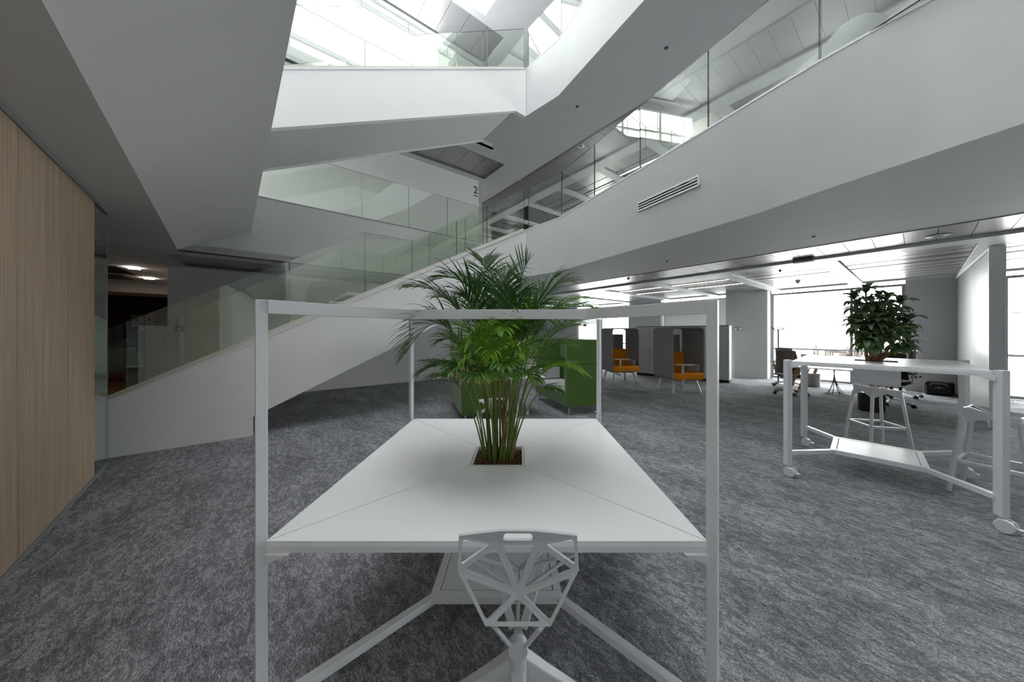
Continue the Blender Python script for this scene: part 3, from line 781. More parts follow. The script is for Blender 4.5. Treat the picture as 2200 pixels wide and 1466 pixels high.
def X(px, py, y): return at(px, py, y=y)
PF = [  # base dx, mid (px,py,Y), tip (px,py,Y), start, leaflet, colour, droop, brown
    (-.02, (1070, 560, 1.95), (940, 600, 1.85), .58, .20, 'leaf_dark', .45, 0),
    (.00, (1050, 530, 1.95), (1108, 596, 2.05), .55, .19, 'leaf_dark', .5, 0),
    (-.01, (1060, 540, 2.05), (1035, 558, 2.2), .55, .17, 'leaf_dark', .4, 0),
    (-.04, (1040, 590, 1.95), (868, 618, 1.9), .55, .19, 'leaf_dark', .45, 0),
    (-.05, (985, 560, 1.9), (872, 760, 1.78), .52, .27, 'leaf_dark', .5, 0),
    (-.03, (1040, 620, 2.1), (930, 640, 2.25), .55, .17, 'leaf_dark', .4, 0),
    (.03, (1100, 600, 1.9), (1135, 562, 1.85), .72, .14, 'leaf_dark', .1, 0),
    (.04, (1120, 640, 1.95), (1205, 588, 2.0), .55, .17, 'leaf_dark', .4, 0),
    (.05, (1110, 590, 1.95), (1302, 672, 1.95), .5, .23, 'leaf_mid', .5, 0),
    (.05, (1120, 640, 2.1), (1255, 640, 2.3), .5, .18, 'leaf_mid', .45, 0),
    (.03, (1090, 600, 2.1), (1165, 612, 2.3), .55, .17, 'leaf_dark', .4, 0),
    (.05, (1130, 690, 1.85), (1248, 700, 1.8), .55, .17, 'leaf_mid', .5, .1),
    (.06, (1130, 720, 1.75), (1262, 806, 1.7), .62, .12, 'leaf_light', .6, .1),
    (.05, (1140, 700, 2.0), (1235, 742, 2.1), .55, .15, 'leaf_mid', .6, .2),
    (-.05, (1010, 690, 1.9), (945, 735, 1.8), .5, .16, 'leaf_mid', .5, .1),
    (-.05, (1010, 730, 1.75), (905, 800, 1.65), .55, .15, 'leaf_dark', .55, .1),
    (-.04, (1020, 740, 1.7), (968, 800, 1.55), .55, .15, 'leaf_mid', .75, .45),
    (-.02, (1045, 760, 1.7), (1020, 812, 1.5), .55, .14, 'leaf_mid', .8, .6),
    (.00, (1070, 740, 1.7), (1085, 790, 1.5), .52, .14, 'leaf_mid', .75, .4),
    (.03, (1100, 750, 1.75), (1150, 815, 1.6), .55, .14, 'leaf_mid', .7, .3),
    (.00, (1080, 640, 1.85), (1085, 712, 1.6), .50, .16, 'leaf_light', .45, 0),
    (-.02, (1050, 640, 1.8), (1000, 742, 1.65), .55, .16, 'leaf_light', .45, 0),
    (.02, (1095, 640, 1.8), (1140, 715, 1.7), .5, .16, 'leaf_mid', .45, 0),
    (.04, (1110, 640, 1.95), (1180, 655, 1.85), .5, .18, 'leaf_mid', .4, 0),
    (-.03, (1035, 600, 1.9), (985, 640, 1.8), .5, .18, 'leaf_dark', .5, 0),
    (-.02, (1060, 600, 2.0), (1010, 605, 2.1), .5, .18, 'leaf_dark', .45, 0),
    (.01, (1085, 580, 2.0), (1075, 590, 2.25), .5, .18, 'leaf_dark', .4, 0),
    (.02, (1090, 620, 1.85), (1110, 640, 1.75), .5, .17, 'leaf_dark', .4, 0),
    (-.06, (1000, 770, 2.0), (925, 815, 2.1), .55, .13, 'leaf_dark', .5, .1),
    (.07, (1140, 800, 1.85), (1205, 842, 1.8), .6, .10, 'leaf_mid', .6, .2),
    (.0, (1075, 660, 2.1), (1040, 690, 2.3), .45, .18, 'leaf_dark', .5, 0),
    (.03, (1100, 620, 1.8), (1195, 700, 1.7), .5, .17, 'leaf_mid', .5, .1),
    (-.03, (1040, 700, 1.75), (985, 785, 1.62), .5, .16, 'leaf_light', .6, .2),
    (.02, (1090, 690, 1.75), (1125, 760, 1.6), .45, .16, 'leaf_light', .5, 0),
    (.0, (1065, 690, 1.7), (1055, 765, 1.55), .45, .16, 'leaf_light', .55, .1),
    (.05, (1120, 600, 2.0), (1230, 605, 2.1), .55, .18, 'leaf_dark', .45, 0),
    (.03, (1100, 680, 2.1), (1140, 700, 2.3), .45, .17, 'leaf_dark', .5, 0),
]
for dx, md, tp, stt, ll, col, dr, tb in PF:
    if col == 'leaf_light': stt -= .05
    b = Vector((PC[0] + dx * 1.2 + random.uniform(-.02, .02), PC[1] + random.uniform(-.06, .05), .70))
    frond(b, X(*md), X(*tp), stt, ll * 1.25, col, nl=27 if stt < .7 else 8, droop=dr * 1.5, tipb=tb, r=.0055)
for i in range(12):                                 # bare canes and spears in the clump
    b = Vector((PC[0] + random.uniform(-.07, .07), PC[1] + random.uniform(-.06, .06), .70))
    t = b + Vector((random.uniform(-.06, .06), random.uniform(-.05, .05), random.uniform(.35, .6)))
    m = MB(); m.tube([b, b.lerp(t, .5) + Vector((random.uniform(-.01, .01), 0, 0)), t], [.0075, .0065, .004], 6)
    m.build('cane', 'stem_green' if i % 3 else 'stem_brown', palm, smooth=True)

# ------------------------------------------------------------------ shrub on the wheeled table
shrub = thing('dracaena_shrub', 'dense dark leafed shrub rising from the tall wheeled table', 'plant', (3.734, 3.267, 1.18))
def leaf_mesh(name, mt, L=.15, w=.024):
    m = MB(); seg = 6; vs2 = []; p = Vector((0, 0, 0)); a = .5
    for j in range(seg + 1):
        u = j / seg; ww = w * math.sin(math.pi * (.1 + .88 * u)) ** .8 if j < seg else .0008
        vs2 += [p + Vector((0, -ww, ww * .3)), p.copy(), p + Vector((0, ww, ww * .3))]
        p = p + Vector((math.cos(a), 0, math.sin(a))) * (L / seg); a -= .30
    fs = []
    for j in range(seg): fs += [(3 * j, 3 * j + 1, 3 * j + 4, 3 * j + 3), (3 * j + 1, 3 * j + 2, 3 * j + 5, 3 * j + 4)]
    m.add(vs2, fs); return m.mesh(name, mt, True)
LM = [leaf_mesh('leaf', 'dracaena_leaf'), leaf_mesh('leaf', 'dracaena_leaf', .12, .026), leaf_mesh('leaf', 'dracaena_leaf_bright', .10, .027)]
SB = [  # branch tip (px,py,depth) and whorl count
    (1860, 628, 3.2, 4), (1905, 645, 3.15, 3), (1935, 652, 3.35, 3), (1835, 640, 3.45, 3), (1950, 690, 3.2, 2), (1840, 690, 3.1, 3),
    (1880, 690, 3.0, 3), (1918, 712, 3.0, 2), (1952, 738, 3.15, 2), (1862, 730, 3.0, 2), (1890, 640, 3.5, 3)]
nleaf = 0; extra = []
for px, py, yy, wh in SB:
    tip = X(px, py, yy); b = Vector((3.734 + random.uniform(-.08, .08), 3.267 + random.uniform(-.08, .08), 1.17))
    mid = b.lerp(tip, .45) + Vector((random.uniform(-.02, .02), 0, .03))
    pts = [bez(b, mid, tip, i / 8) for i in range(9)]
    m = MB(); m.tube(pts, [.016 - .009 * i / 8 for i in range(9)], 7); br = m.build('branch', 'stem_brown', shrub, smooth=True)
    for w_ in range(wh + 2):
        t = 1 - w_ * .085; c = bez(b, mid, tip, t); nl = 11
        for k in range(nl):
            az = 2 * math.pi * (k + .5 * w_) / nl + random.uniform(-.2, .2)
            el = (.45 if w_ == 0 else .12 - .1 * w_) + random.uniform(-.15, .2) if not (w_ == 0 and k % 3 == 0) else 1.1
            loc = c + Vector((0, 0, random.uniform(-.012, .012))); rot = (random.uniform(-.3, .3), -el + .2, az); s = random.uniform(.85, 1.2)
            lm = LM[2] if (w_ >= wh - 1 and py > 660 and k % 2) else LM[k % 2]
            if (w_ < 2 or k % 2) and nleaf < 298:
                o = link('leaf', lm, br); nleaf += 1; o.location = loc; o.rotation_euler = rot; o.scale = (s, s, s)
            else: extra.append((lm, Matrix.LocRotScale(loc, __import__('mathutils').Euler(rot), (s, s, s))))
m = MB()
for lm, M in extra:
    m.add([M @ v.co for v in lm.vertices], [tuple(p.vertices) for p in lm.polygons], 1 if lm is LM[2] else 0)
fo_ = m.build('foliage', ['dracaena_leaf', 'dracaena_leaf_bright'], shrub, smooth=True); fo_['kind'] = 'stuff'

# ------------------------------------------------------------------ wire frame shell chairs and stools
def holed(m, pts, w, hole=True, rad=.35):
    """a flat facet with a rounded opening, strut half-width w"""
    pts = [Vector(p) for p in pts]; n = len(pts)
    if not hole: m.add(pts, [tuple(range(n))]); return
    c = sum(pts, Vector()) / n; nr = (pts[1] - pts[0]).cross(pts[2] - pts[0]).normalized()
    inner = []
    for i in range(n):
        p, a, b = pts[i], pts[i - 1], pts[(i + 1) % n]
        ea = (a - p).normalized(); eb = (b - p).normalized(); ang = ea.angle(eb)
        inner.append(p + (ea + eb).normalized() * (w / max(math.sin(ang / 2), .2)))
    ring = []
    for i in range(n):
        p = inner[i]; a = inner[i - 1]; b = inner[(i + 1) % n]
        r = min(.012, (a - p).length * .3, (b - p).length * .3)
        pa_ = p + (a - p).normalized() * r; pb2 = p + (b - p).normalized() * r
        ring.append([pa_, p.lerp((pa_ + pb2) / 2, .55), pb2])
    for i in range(n):
        j = (i + 1) % n
        m.add([pts[i], pts[j], ring[j][0], ring[i][2]], [(0, 1, 2, 3)])
        m.add([pts[i], ring[i][2], ring[i][1], ring[i][0]], [(0, 1, 2, 3)])
def shell(m, name, root):
    bm = bmesh.new()
    me = m.mesh(name, 'white_shell'); bm.from_mesh(me); bmesh.ops.remove_doubles(bm, verts=bm.verts, dist=.0008)
    bmesh.ops.recalc_face_normals(bm, faces=bm.faces); bm.to_mesh(me); bm.free()
    return link(name, me, root, bevel=.0022, seg=2, solid=.009)
def make_chair():
    r = thing('wire_frame_chair', 'x', 'chair', group='white faceted shell chairs')
    TL, T1_, T2_, TR = (-.203, -.272, .806), (-.062, -.277, .826), (.062, -.277, .826), (.203, -.272, .806)
    A, B, L, Rr = (-.074, -.222, .750), (.074, -.222, .750), (-.216, -.232, .655), (.216, -.232, .655)
    C, BL, BR = (0, -.150, .505), (-.118, -.225, .448), (.118, -.225, .448)
    w = .0125; m = MB()
    holed(m, (TL, T1_, A), w, False); holed(m, (T2_, TR, B), w, False); holed(m, (T1_, T2_, B, A), .018)
    for f in ((TL, A, L), (A, C, L), (A, B, C), (TR, Rr, B), (B, Rr, C), (L, C, BL), (C, BR, BL), (Rr, BR, C)): holed(m, f, w)
    shell(m, 'backrest', r)
    ML, MR, FL, FR, Nn = (-.262, .03, .535), (.262, .03, .535), (-.205, .25, .455), (.205, .25, .455), (0, .06, .432)
    m = MB()
    for f in ((L, ML, C), (C, ML, Nn), (C, Nn, MR), (Rr, C, MR), (ML, FL, Nn), (Nn, FL, FR), (Nn, FR, MR)): holed(m, f, w)
    shell(m, 'seat', r)
    hy = -.10
    m = MB()
    for p, q in (((-.085, -.222, .442), (-.02, hy - .045, .285)), ((.085, -.222, .442), (.02, hy - .045, .285)), ((-.12, .12, .445), (-.02, hy + .04, .285)), ((.12, .12, .445), (.02, hy + .04, .285))):
        m.beam(Vector(p), Vector(q), .034, .012)
    m.build('bracket', 'white_shell', r, bevel=.002)
    m = MB(); m.cyl((0, hy - .07, .298), (0, hy - .03, .298), .037, n=22); m.cyl((0, hy - .04, .29), (0, hy - .02, .10), .030, .040, n=20)
    m.build('column', 'white_shell', r, smooth=True, bevel=.004)
    m = MB(); m.cyl((0, hy + .05, .30), (0, hy + .13, .345), .007, n=8); m.lathe([(.003, 0), (.014, .01), (.012, .03), (.002, .05)], (0, hy + .12, .335), n=10); m.build('lever', 'white_shell', r, smooth=True)
    for k in range(4):
        a = math.pi / 2 * k; dx, dy = math.cos(a), math.sin(a); L_ = .33
        m = MB(); px_, py_ = -dy, dx; vs2 = []
        for t, hw, zt, zb in ((.02, .036, .235, .11), (.12, .032, .165, .09), (.24, .026, .09, .052), (L_, .020, .036, .012)):
            for sw_, z in ((-1, zb), (1, zb), (.75, zt), (-.75, zt)): vs2.append((dx * t + px_ * hw * sw_, hy + dy * t + py_ * hw * sw_, z))
        fs = [(0, 1, 2, 3), (15, 14, 13, 12)]
        for i in range(3):
            for j in range(4): fs.append((4 * i + j, 4 * i + (j + 1) % 4, 4 * i + 4 + (j + 1) % 4, 4 * i + 4 + j))
        m.add(vs2, fs); lg = m.build('leg', 'white_shell', r, bevel=.006, seg=3)
        m = MB(); m.cyl((dx * (L_ - .015), hy + dy * (L_ - .015), .014), (dx * (L_ - .015), hy + dy * (L_ - .015), 0), .014, n=12); m.build('foot', 'grey_trim', lg)
    return r
ch = make_chair(); ch2 = copy_tree(ch)
place(ch, (0.0, 1.345, 0), 0); tag(ch, 'white faceted cut-out shell chair at the near edge of the square table', 'chair')
place(ch2, (-.235, 2.95, 0), math.pi - .12); tag(ch2, 'white faceted shell chair behind the palm at the far edge of the square table', 'chair')
def make_stool():
    r = thing('bar_stool', 'x', 'stool', group='white faceted bar stools')
    a, z = .150, .765
    c = [(-a, -a, z), (a, -a, z), (a, a, z + .035), (-a, a, z + .035)]; n0 = (0, .0, z - .03); w = .0125
    m = MB()
    mids = [((c[i][0] + c[(i + 1) % 4][0]) / 2 * 1.0, (c[i][1] + c[(i + 1) % 4][1]) / 2 * 1.0, (c[i][2] + c[(i + 1) % 4][2]) / 2 - .008) for i in range(4)]
    for i in range(4):
        holed(m, (c[i], mids[i], n0), w); holed(m, (mids[i], c[(i + 1) % 4], n0), w)
    shell(m, 'seat', r)
    for i in range(4):
        cc = Vector(c[i]); m = MB(); p = Vector((cc.x * .98, cc.y * .98, .655))
        e = Vector((cc.x, cc.y * -.5, z - .004)); f = Vector((cc.x * -.5, cc.y, z - .004))
        m.add([cc, e, p], [(0, 1, 2)]); m.add([cc, p, f], [(0, 1, 2)]); shell(m, 'corner_facet', r)
        foot = Vector((cc.x * 1.42, cc.y * 1.42, .0)); tp = Vector((cc.x * .97, cc.y * .97, .72))
        m = MB(); m.beam(tp, foot, .030, .030, up=(cc.x, cc.y, .2)); m.build('leg', 'white_shell', r, bevel=.003)
    for i in range(4):
        a_, b_ = Vector(c[i]), Vector(c[(i + 1) % 4]); t = (.72 - .30) / .72; k = .97 + .45 * t
        m = MB(); m.beam((a_.x * k, a_.y * k, .30), (b_.x * k, b_.y * k, .30), .022, .030); m.build('footrest', 'white_shell', r, bevel=.002)
    return r
so = make_stool(); so2 = copy_tree(so)
place(so, (4.70, 4.10, 0), math.atan2(-.28, -.46) + R(45) + math.pi); tag(so, 'white faceted bar stool on the window side of the wheeled table', 'stool')
place(so2, (4.36, 2.86, 0), R(24.6)); tag(so2, 'white faceted bar stool cut by the right edge beside the wheeled table', 'stool')

# ------------------------------------------------------------------ hooded armchairs
def rrect(w, h, r, n=6):
    out = []
    for cx_, cz, a0 in ((w / 2 - r, h / 2 - r, 0), (-w / 2 + r, h / 2 - r, 90), (-w / 2 + r, -h / 2 + r, 180), (w / 2 - r, -h / 2 + r, 270)):
        out += [(cx_ + r * math.cos(R(a0 + 90 * i / n)), cz + r * math.sin(R(a0 + 90 * i / n))) for i in range(n + 1)]
    return out
def make_pod():
    r = thing('hooded_armchair', 'x', 'armchair', group='grey hooded armchairs')
    w, z0, z1, dp, t = .88, .32, 1.64, .80, .035
    cz = (z0 + z1) / 2; o_ = rrect(w, z1 - z0, .11); i_ = rrect(w - 2 * t, z1 - z0 - 2 * t, .08)
    n = len(o_); vs2 = []
    for y in (-dp / 2, dp / 2): vs2 += [(x, y, cz + z) for x, z in o_] + [(x, y, cz + z) for x, z in i_]
    fs = []
    for k in range(n):
        j = (k + 1) % n
        fs += [(k, j, n + j, n + k), (2 * n + k, 3 * n + k, 3 * n + j, 2 * n + j), (k, 2 * n + k, 2 * n + j, j), (n + k, n + j, 3 * n + j, 3 * n + k)]
    m = MB(); m.add(vs2, fs); m.build('hood', 'felt_grey', r, smooth=True, bevel=.008, seg=2)
    m = MB(); m.box((-.03, .37, .98), (.70, .03, .94)); m.build('back_panel', 'felt_grey', r, bevel=.02, seg=3)
    m = MB(); m.box((0, -.09, .43), (.80, .80, .17)); m.build('seat_cushion', 'orange_fabric', r, bevel=.055, seg=5)
    m = MB(); m.box((0, .28, .74), (.74, .12, .50), rot=Matrix.Rotation(R(-8), 3, 'X')); m.build('back_cushion', 'orange_fabric', r, bevel=.045, seg=5)
    for sx in (-1, 1):
        m = MB(); m.box((sx * .345, -.10, .60), (.09, .42, .20), rot=Matrix.Rotation(R(sx * 8), 3, 'Y')); m.build('arm_cushion', 'warm_cushion', r, bevel=.035, seg=4)
        for sy in (-1, 1):
            m = MB(); m.beam((sx * .30, sy * .26, .31), (sx * .37, sy * .34, 0), .05, .055); m.build('leg', 'white_metal', r, bevel=.004)
    m = MB(); m.box((0, 0, .305), (.66, .56, .03)); m.build('base_frame', 'white_metal', r, bevel=.004)
    m = MB(); m.prism([(-.36, -.50), (.06, -.56), (.10, -.36), (-.32, -.28)], .705, .722)
    tt = m.build('tablet_top', 'white_metal', r, bevel=.006)
    m = MB(); m.box((-.20, -.455, .46), (.05, .035, .49)); m.beam((-.2, -.455, .235), (-.2, -.2, .26), .05, .04); m.build('tablet_post', 'white_metal', tt, bevel=.004)
    return r
po = make_pod(); po2 = copy_tree(po)
place(po, (4.12, 8.06, 0), R(9)); tag(po, 'grey felt hooded armchair with orange seat nearer the camera, beside the frame post', 'armchair')
place(po2, (3.13, 9.66, 0), R(9)); tag(po2, 'farther grey felt hooded armchair with orange seat beside the green sofa', 'armchair')

# ------------------------------------------------------------------ lockers behind the armchairs
ca = Vector((4.20, 11.12)); cb = Vector((6.26, 9.27)); cdv = (cb - ca).normalized(); cw = (cb - ca).length / 3; crz = math.atan2(cdv.y, cdv.x)
def make_cabinet():
    r = thing('locker_cabinet', 'x', 'cabinet', group='white lockers behind the armchairs')
    m = MB(); m.box((0, .24, .89), (cw - .006, .44, 1.62)); m.build('body', 'cabinet_white', r)
    m = MB(); m.box((0, .24, .04), (cw - .01, .42, .078)); m.build('plinth', 'black_plastic', r)
    m = MB(); m.box((0, .24, 1.711), (cw, .47, .02)); m.build('lid', 'black_plastic', r)
    for i in (-1, 1):
        for j in (0, 1):
            m = MB(); m.box((i * cw / 4, .01, .49 + j * .81), (cw / 2 - .012, .02, .80)); d_ = m.build('door', 'cabinet_white', r, bevel=.002)
            m = MB(); m.cyl((i * .04, 0, .84 + j * .11), (i * .04, -.012, .84 + j * .11), .012, n=10); m.build('lock', 'black_plastic', d_)
    return r
cab = make_cabinet()
lbl = ['white locker seen between the two hooded armchairs', 'white locker behind the nearer hooded armchair', 'white locker end right of the nearer hooded armchair']
for i in range(3):
    o = cab if i == 0 else copy_tree(cab)
    p = ca + cdv * (cw * (i + .5)); place(o, (p.x, p.y, 0), crz); tag(o, lbl[i], 'cabinet')

# ------------------------------------------------------------------ green booth sofas and table
def make_sofa():
    r = thing('high_back_sofa', 'x', 'sofa', group='green high-backed sofas facing each other')
    L, D, z0, z1 = 1.50, .74, .155, 1.37
    for zz0, zz1, nm in ((z0, .915, 'back_panel'), (.92, z1, 'back_wing')):
        m = MB(); m.box((0, D / 2 - .06, (zz0 + zz1) / 2), (L, .12, zz1 - zz0)); m.build(nm, 'green_fabric', r, bevel=.014, seg=3)
        for sx in (-1, 1):
            m = MB(); m.box((sx * (L / 2 - .05), -.062, (zz0 + zz1) / 2), (.10, D - .125, zz1 - zz0)); m.build('side_panel' if zz0 == z0 else 'side_wing', 'green_fabric', r, bevel=.014, seg=3)
    m = MB(); m.box((0, -.08, .25), (L - .20, D - .17, .19)); m.build('base', 'green_fabric', r, bevel=.012, seg=2)
    m = MB(); m.box((0, -.07, .405), (L - .21, D - .16, .12)); m.build('seat_cushion', 'cushion_grey', r, bevel=.03, seg=4)
    for sx in (-1, 1):
        m = MB(); m.box((sx * (L / 2 - .135), -.09, .60), (.07, D - .24, .24)); m.build('arm_pad', 'cushion_grey', r, bevel=.022, seg=4)
        for sy in (-1, 1):
            m = MB(); m.cyl((sx * (L / 2 - .08), sy * (D / 2 - .08), 0), (sx * (L / 2 - .08), sy * (D / 2 - .08), z0), .018, n=14); m.cyl((sx * (L / 2 - .08), sy * (D / 2 - .08), 0), (sx * (L / 2 - .08), sy * (D / 2 - .08), .012), .026, n=14); m.build('leg', 'chrome', r, smooth=True)
    m = MB(); m.box((0, D / 2 - .16, 1.14), (L - .24, .08, .40)); m.build('headrest', 'green_fabric', r, bevel=.035, seg=4)
    return r
so_ = make_sofa(); so2_ = copy_tree(so_)
place(so_, (.985, 6.43, 0), R(-71)); tag(so_, 'green high-backed sofa with grey cushions on the right of the low white table', 'sofa')
place(so2_, (-.80, 5.85, 0), R(109)); tag(so2_, 'green high-backed sofa half hidden behind the palm, back turned left', 'sofa')
bt = thing('booth_table', 'small white table between the two green sofas', 'table')
m = MB(); m.box((0, 0, .715), (.72, 1.14, .025)); m.build('tabletop', 'laminate', bt, bevel=.006)
for sx in (-1, 1):
    for sy in (-1, 1):
        m = MB(); m.cyl((sx * .15, sy * .23, 0), (sx * .15, sy * .23, .703), .024, n=16); m.cyl((sx * .15, sy * .23, 0), (sx * .15, sy * .23, .01), .034, n=16); m.build('leg', 'white_metal', bt, smooth=True)
place(bt, (-.05, 5.93, 0), R(19.5))

# ------------------------------------------------------------------ office chairs
def make_office_chair(frame, mesh, arms=True):
    r = thing('office_chair', 'x', 'chair')
    for k in range(5):
        a = 2 * math.pi * k / 5 + .3; dx, dy = math.cos(a), math.sin(a)
        m = MB(); m.beam((dx * .03, dy * .03, .125), (dx * .33, dy * .33, .075), .045, .028); lg = m.build('base_leg', frame, r, bevel=.006)
        for sg in (-1, 1):
            m = MB(); c0 = Vector((dx * .33, dy * .33, .03)); off = Vector((-dy, dx, 0)) * .012 * sg
            m.cyl(c0 + off, c0 + off * 2.4, .03, n=14); m.build('caster', 'black_plastic', lg, smooth=True)
        m = MB(); m.cyl((dx * .33, dy * .33, .03), (dx * .33, dy * .33, .075), .01, n=8); m.build('pin', 'black_plastic', lg)
    m = MB(); m.cyl((0, 0, .10), (0, 0, .40), .028, n=14); m.build('column', 'black_plastic', r, smooth=True)
    m = MB(); m.box((0, .0, .405), (.26, .30, .05)); m.build('mechanism', frame, r, bevel=.012)
    def surf(f, nu, nv, th, name, mt):
        m = MB(); vs2 = [f(i / nu, j / nv) for i in range(nu + 1) for j in range(nv + 1)]
        m.add(vs2, [(i * (nv + 1) + j, (i + 1) * (nv + 1) + j, (i + 1) * (nv + 1) + j + 1, i * (nv + 1) + j + 1) for i in range(nu) for j in range(nv)])
        return m.build(name, mt, r, smooth=True, solid=th)
    def seat(u, v):
        x = (u - .5) * .50; y = (v - .5) * .46 + .02; return (x * (1 - .10 * abs(v - .5)), y, .46 + .05 * (2 * u - 1) ** 2 * .5 - .05 * max(0, v - .8) * 5 * .4)
    surf(seat, 8, 8, .035, 'seat', mesh)
    def back(u, v):
        x = (u - .5) * (.46 - .10 * v); z = .52 + v * .54
        return (x, -.20 - .10 * v + .05 * math.sin(v * 3.1) * .8 + .09 * (2 * u - 1) ** 2, z + .02 * math.cos((u - .5) * 3) * v)
    surf(back, 10, 10, .014, 'backrest', mesh)
    m = MB()
    rim = [back(u / 10, 1) for u in range(11)] + [back(1, 1 - v / 10) for v in range(1, 11)] + [back(1 - u / 10, 0) for u in range(1, 11)] + [back(0, v / 10) for v in range(1, 11)]
    m.tube(rim, .014, 7); m.build('back_frame', frame, r, smooth=True)
    m = MB(); m.tube([(0, -.06, .41), (0, -.26, .42), (0, -.31, .58), (0, -.275, .78)], [.03, .028, .024, .018], 8); m.build('spine', frame, r, smooth=True)
    for sx in (-1, 1):
        m = MB(); m.tube([(sx * .14, -.03, .42), (sx * .26, -.05, .46), (sx * .285, -.06, .66)], .017, 8); ar = m.build('arm_post', frame, r, smooth=True)
        m = MB(); m.box((sx * .275, .02, .675), (.085, .26, .03)); m.build('arm_pad', mesh, ar, bevel=.012, seg=3)
    return r
oc = make_office_chair('tan_frame', 'tan_mesh'); oc1 = copy_tree(oc)
place(oc, (6.62, 7.62, 0), R(-62)); tag(oc, 'tan mesh office chair nearest the wheeled table corner post', 'chair', 'tan office chairs')
place(oc1, (7.55, 8.78, 0), R(-62)); tag(oc1, 'second tan mesh office chair close to the window edge', 'chair', 'tan office chairs')
oc2 = make_office_chair('white_metal', 'dark_mesh'); oc3 = copy_tree(oc2)
place(oc2, (7.78, 6.52, 0), R(120)); tag(oc2, 'black mesh office chair with white frame behind the shrub, nearer the stool', 'chair', 'black and white office chairs')
place(oc3, (9.02, 7.38, 0), R(100)); tag(oc3, 'black mesh office chair with white frame by the grey wall and bag', 'chair', 'black and white office chairs')

# ------------------------------------------------------------------ wooden work desk and what stands around it
dk = thing('work_desk', 'white topped work desk on slanting wooden legs behind the wheeled table', 'desk')
m = MB(); m.box((0, 0, .725), (2.9, 1.45, .025)); m.build('desktop', 'laminate', dk, bevel=.003)
for sy in (-1, 1):
    m = MB(); m.box((0, sy * .5, .655), (2.6, .05, .11)); m.build('rail', 'desk_wood', dk, bevel=.003)
for sx in (-1.25, 0, 1.25):
    for sy in (-1, 1):
        m = MB(); m.beam((sx, sy * .52, .70), (sx - .06, sy * .72, 0), .07, .06, up=(1, 0, 0)); m.build('leg', 'desk_wood', dk, bevel=.006)
place(dk, (7.68, 7.48, 0), GA)
bn = thing('waste_bin', 'pale grey round waste bin under the desk near the window', 'bin', (8.25, 8.75, 0))
m = MB(); m.lathe([(.135, 0), (.145, .01), (.158, .36), (.152, .36), (.14, .02), (.02, .02)], (8.25, 8.75, 0), n=28); m.build('bucket', 'bin_grey', bn, smooth=True)
m = MB(); m.lathe([(.158, .355), (.165, .36), (.165, .37), (.15, .37)], (8.25, 8.75, 0), n=28); m.build('rim', 'bin_grey', bn, smooth=True)
bn = thing('waste_bin', 'dark grey round waste bin behind the bar stool legs', 'bin', (6.80, 6.02, 0))
m = MB(); m.lathe([(.175, 0), (.18, .01), (.185, .34), (.178, .34), (.165, .02), (.02, .02)], (6.80, 6.02, 0), n=28); m.build('bucket', 'steel_dark', bn, smooth=True)
m = MB(); m.lathe([(.182, .335), (.19, .34), (.19, .35), (.176, .35)], (6.80, 6.02, 0), n=28); m.build('rim', 'alu', bn, smooth=True)
cbn = thing('cable_bundle', 'bundle of black and grey cables hanging from desk to carpet', 'cables', (7.70, 7.62, 0))
for i in range(9):
    a = 2 * math.pi * i / 9 + .3; rr = random.uniform(.12, .24); c = Vector((7.70, 7.62, 0))
    q = c + Vector((rr * math.cos(a), rr * math.sin(a), .012))
    p0 = c + Vector((random.uniform(-.015, .015), random.uniform(-.015, .015), .70)); pts = []
    for j in range(13):
        t = j / 12; pts.append(bez(p0, c + Vector((0, 0, .15)) + Vector((random.uniform(-.005, .005), 0, 0)), q, t))
    pts += [q + Vector((.08 * math.cos(a + 1.2), .08 * math.sin(a + 1.2), 0)), q + Vector((.13 * math.cos(a + 1.9), .13 * math.sin(a + 1.9), 0))]
    m = MB(); m.tube(pts, .007, 6); m.build('cable', 'black_plastic' if i % 3 else 'grey_trim', cbn, smooth=True)
# travel bag
bag = thing('laptop_bag', 'black bag with a handle standing on the carpet against the grey wall', 'bag')
m = MB(); m.box((0, 0, .18), (.52, .20, .36)); m.build('body', 'black_fabric', bag, bevel=.07, seg=5)
m = MB(); m.box((0, -.11, .14), (.44, .06, .22)); m.build('pocket', 'black_fabric', bag, bevel=.025, seg=4)
m = MB(); m.tube([(-.15, -.105, .27), (-.1, -.13, .31), (.1, -.13, .31), (.15, -.105, .27)], .012, 8); m.build('handle', 'grey_trim', bag, smooth=True)
m = MB(); m.box((0, -.142, .2), (.16, .004, .012)); m.box((0, -.142, .22), (.03, .004, .02)); m.build('logo', 'alu', bag)
m = MB(); m.tube([(.24, 0, .1), (.30, .0, .02), (.36, -.02, .012), (.42, -.01, .012)], .012, 6); m.build('strap', 'black_fabric', bag, smooth=True)
for sx in (-1, 1):
    m = MB(); m.cyl((sx * .2, -.09, .02), (sx * .2, -.06, .02), .02, n=10); m.build('wheel', 'black_plastic', bag)
bp = on_s(2017, 800, SF - .36); place(bag, (bp.x, bp.y, 0), GA - R(90)); bag.scale = (.86, .86, .9)
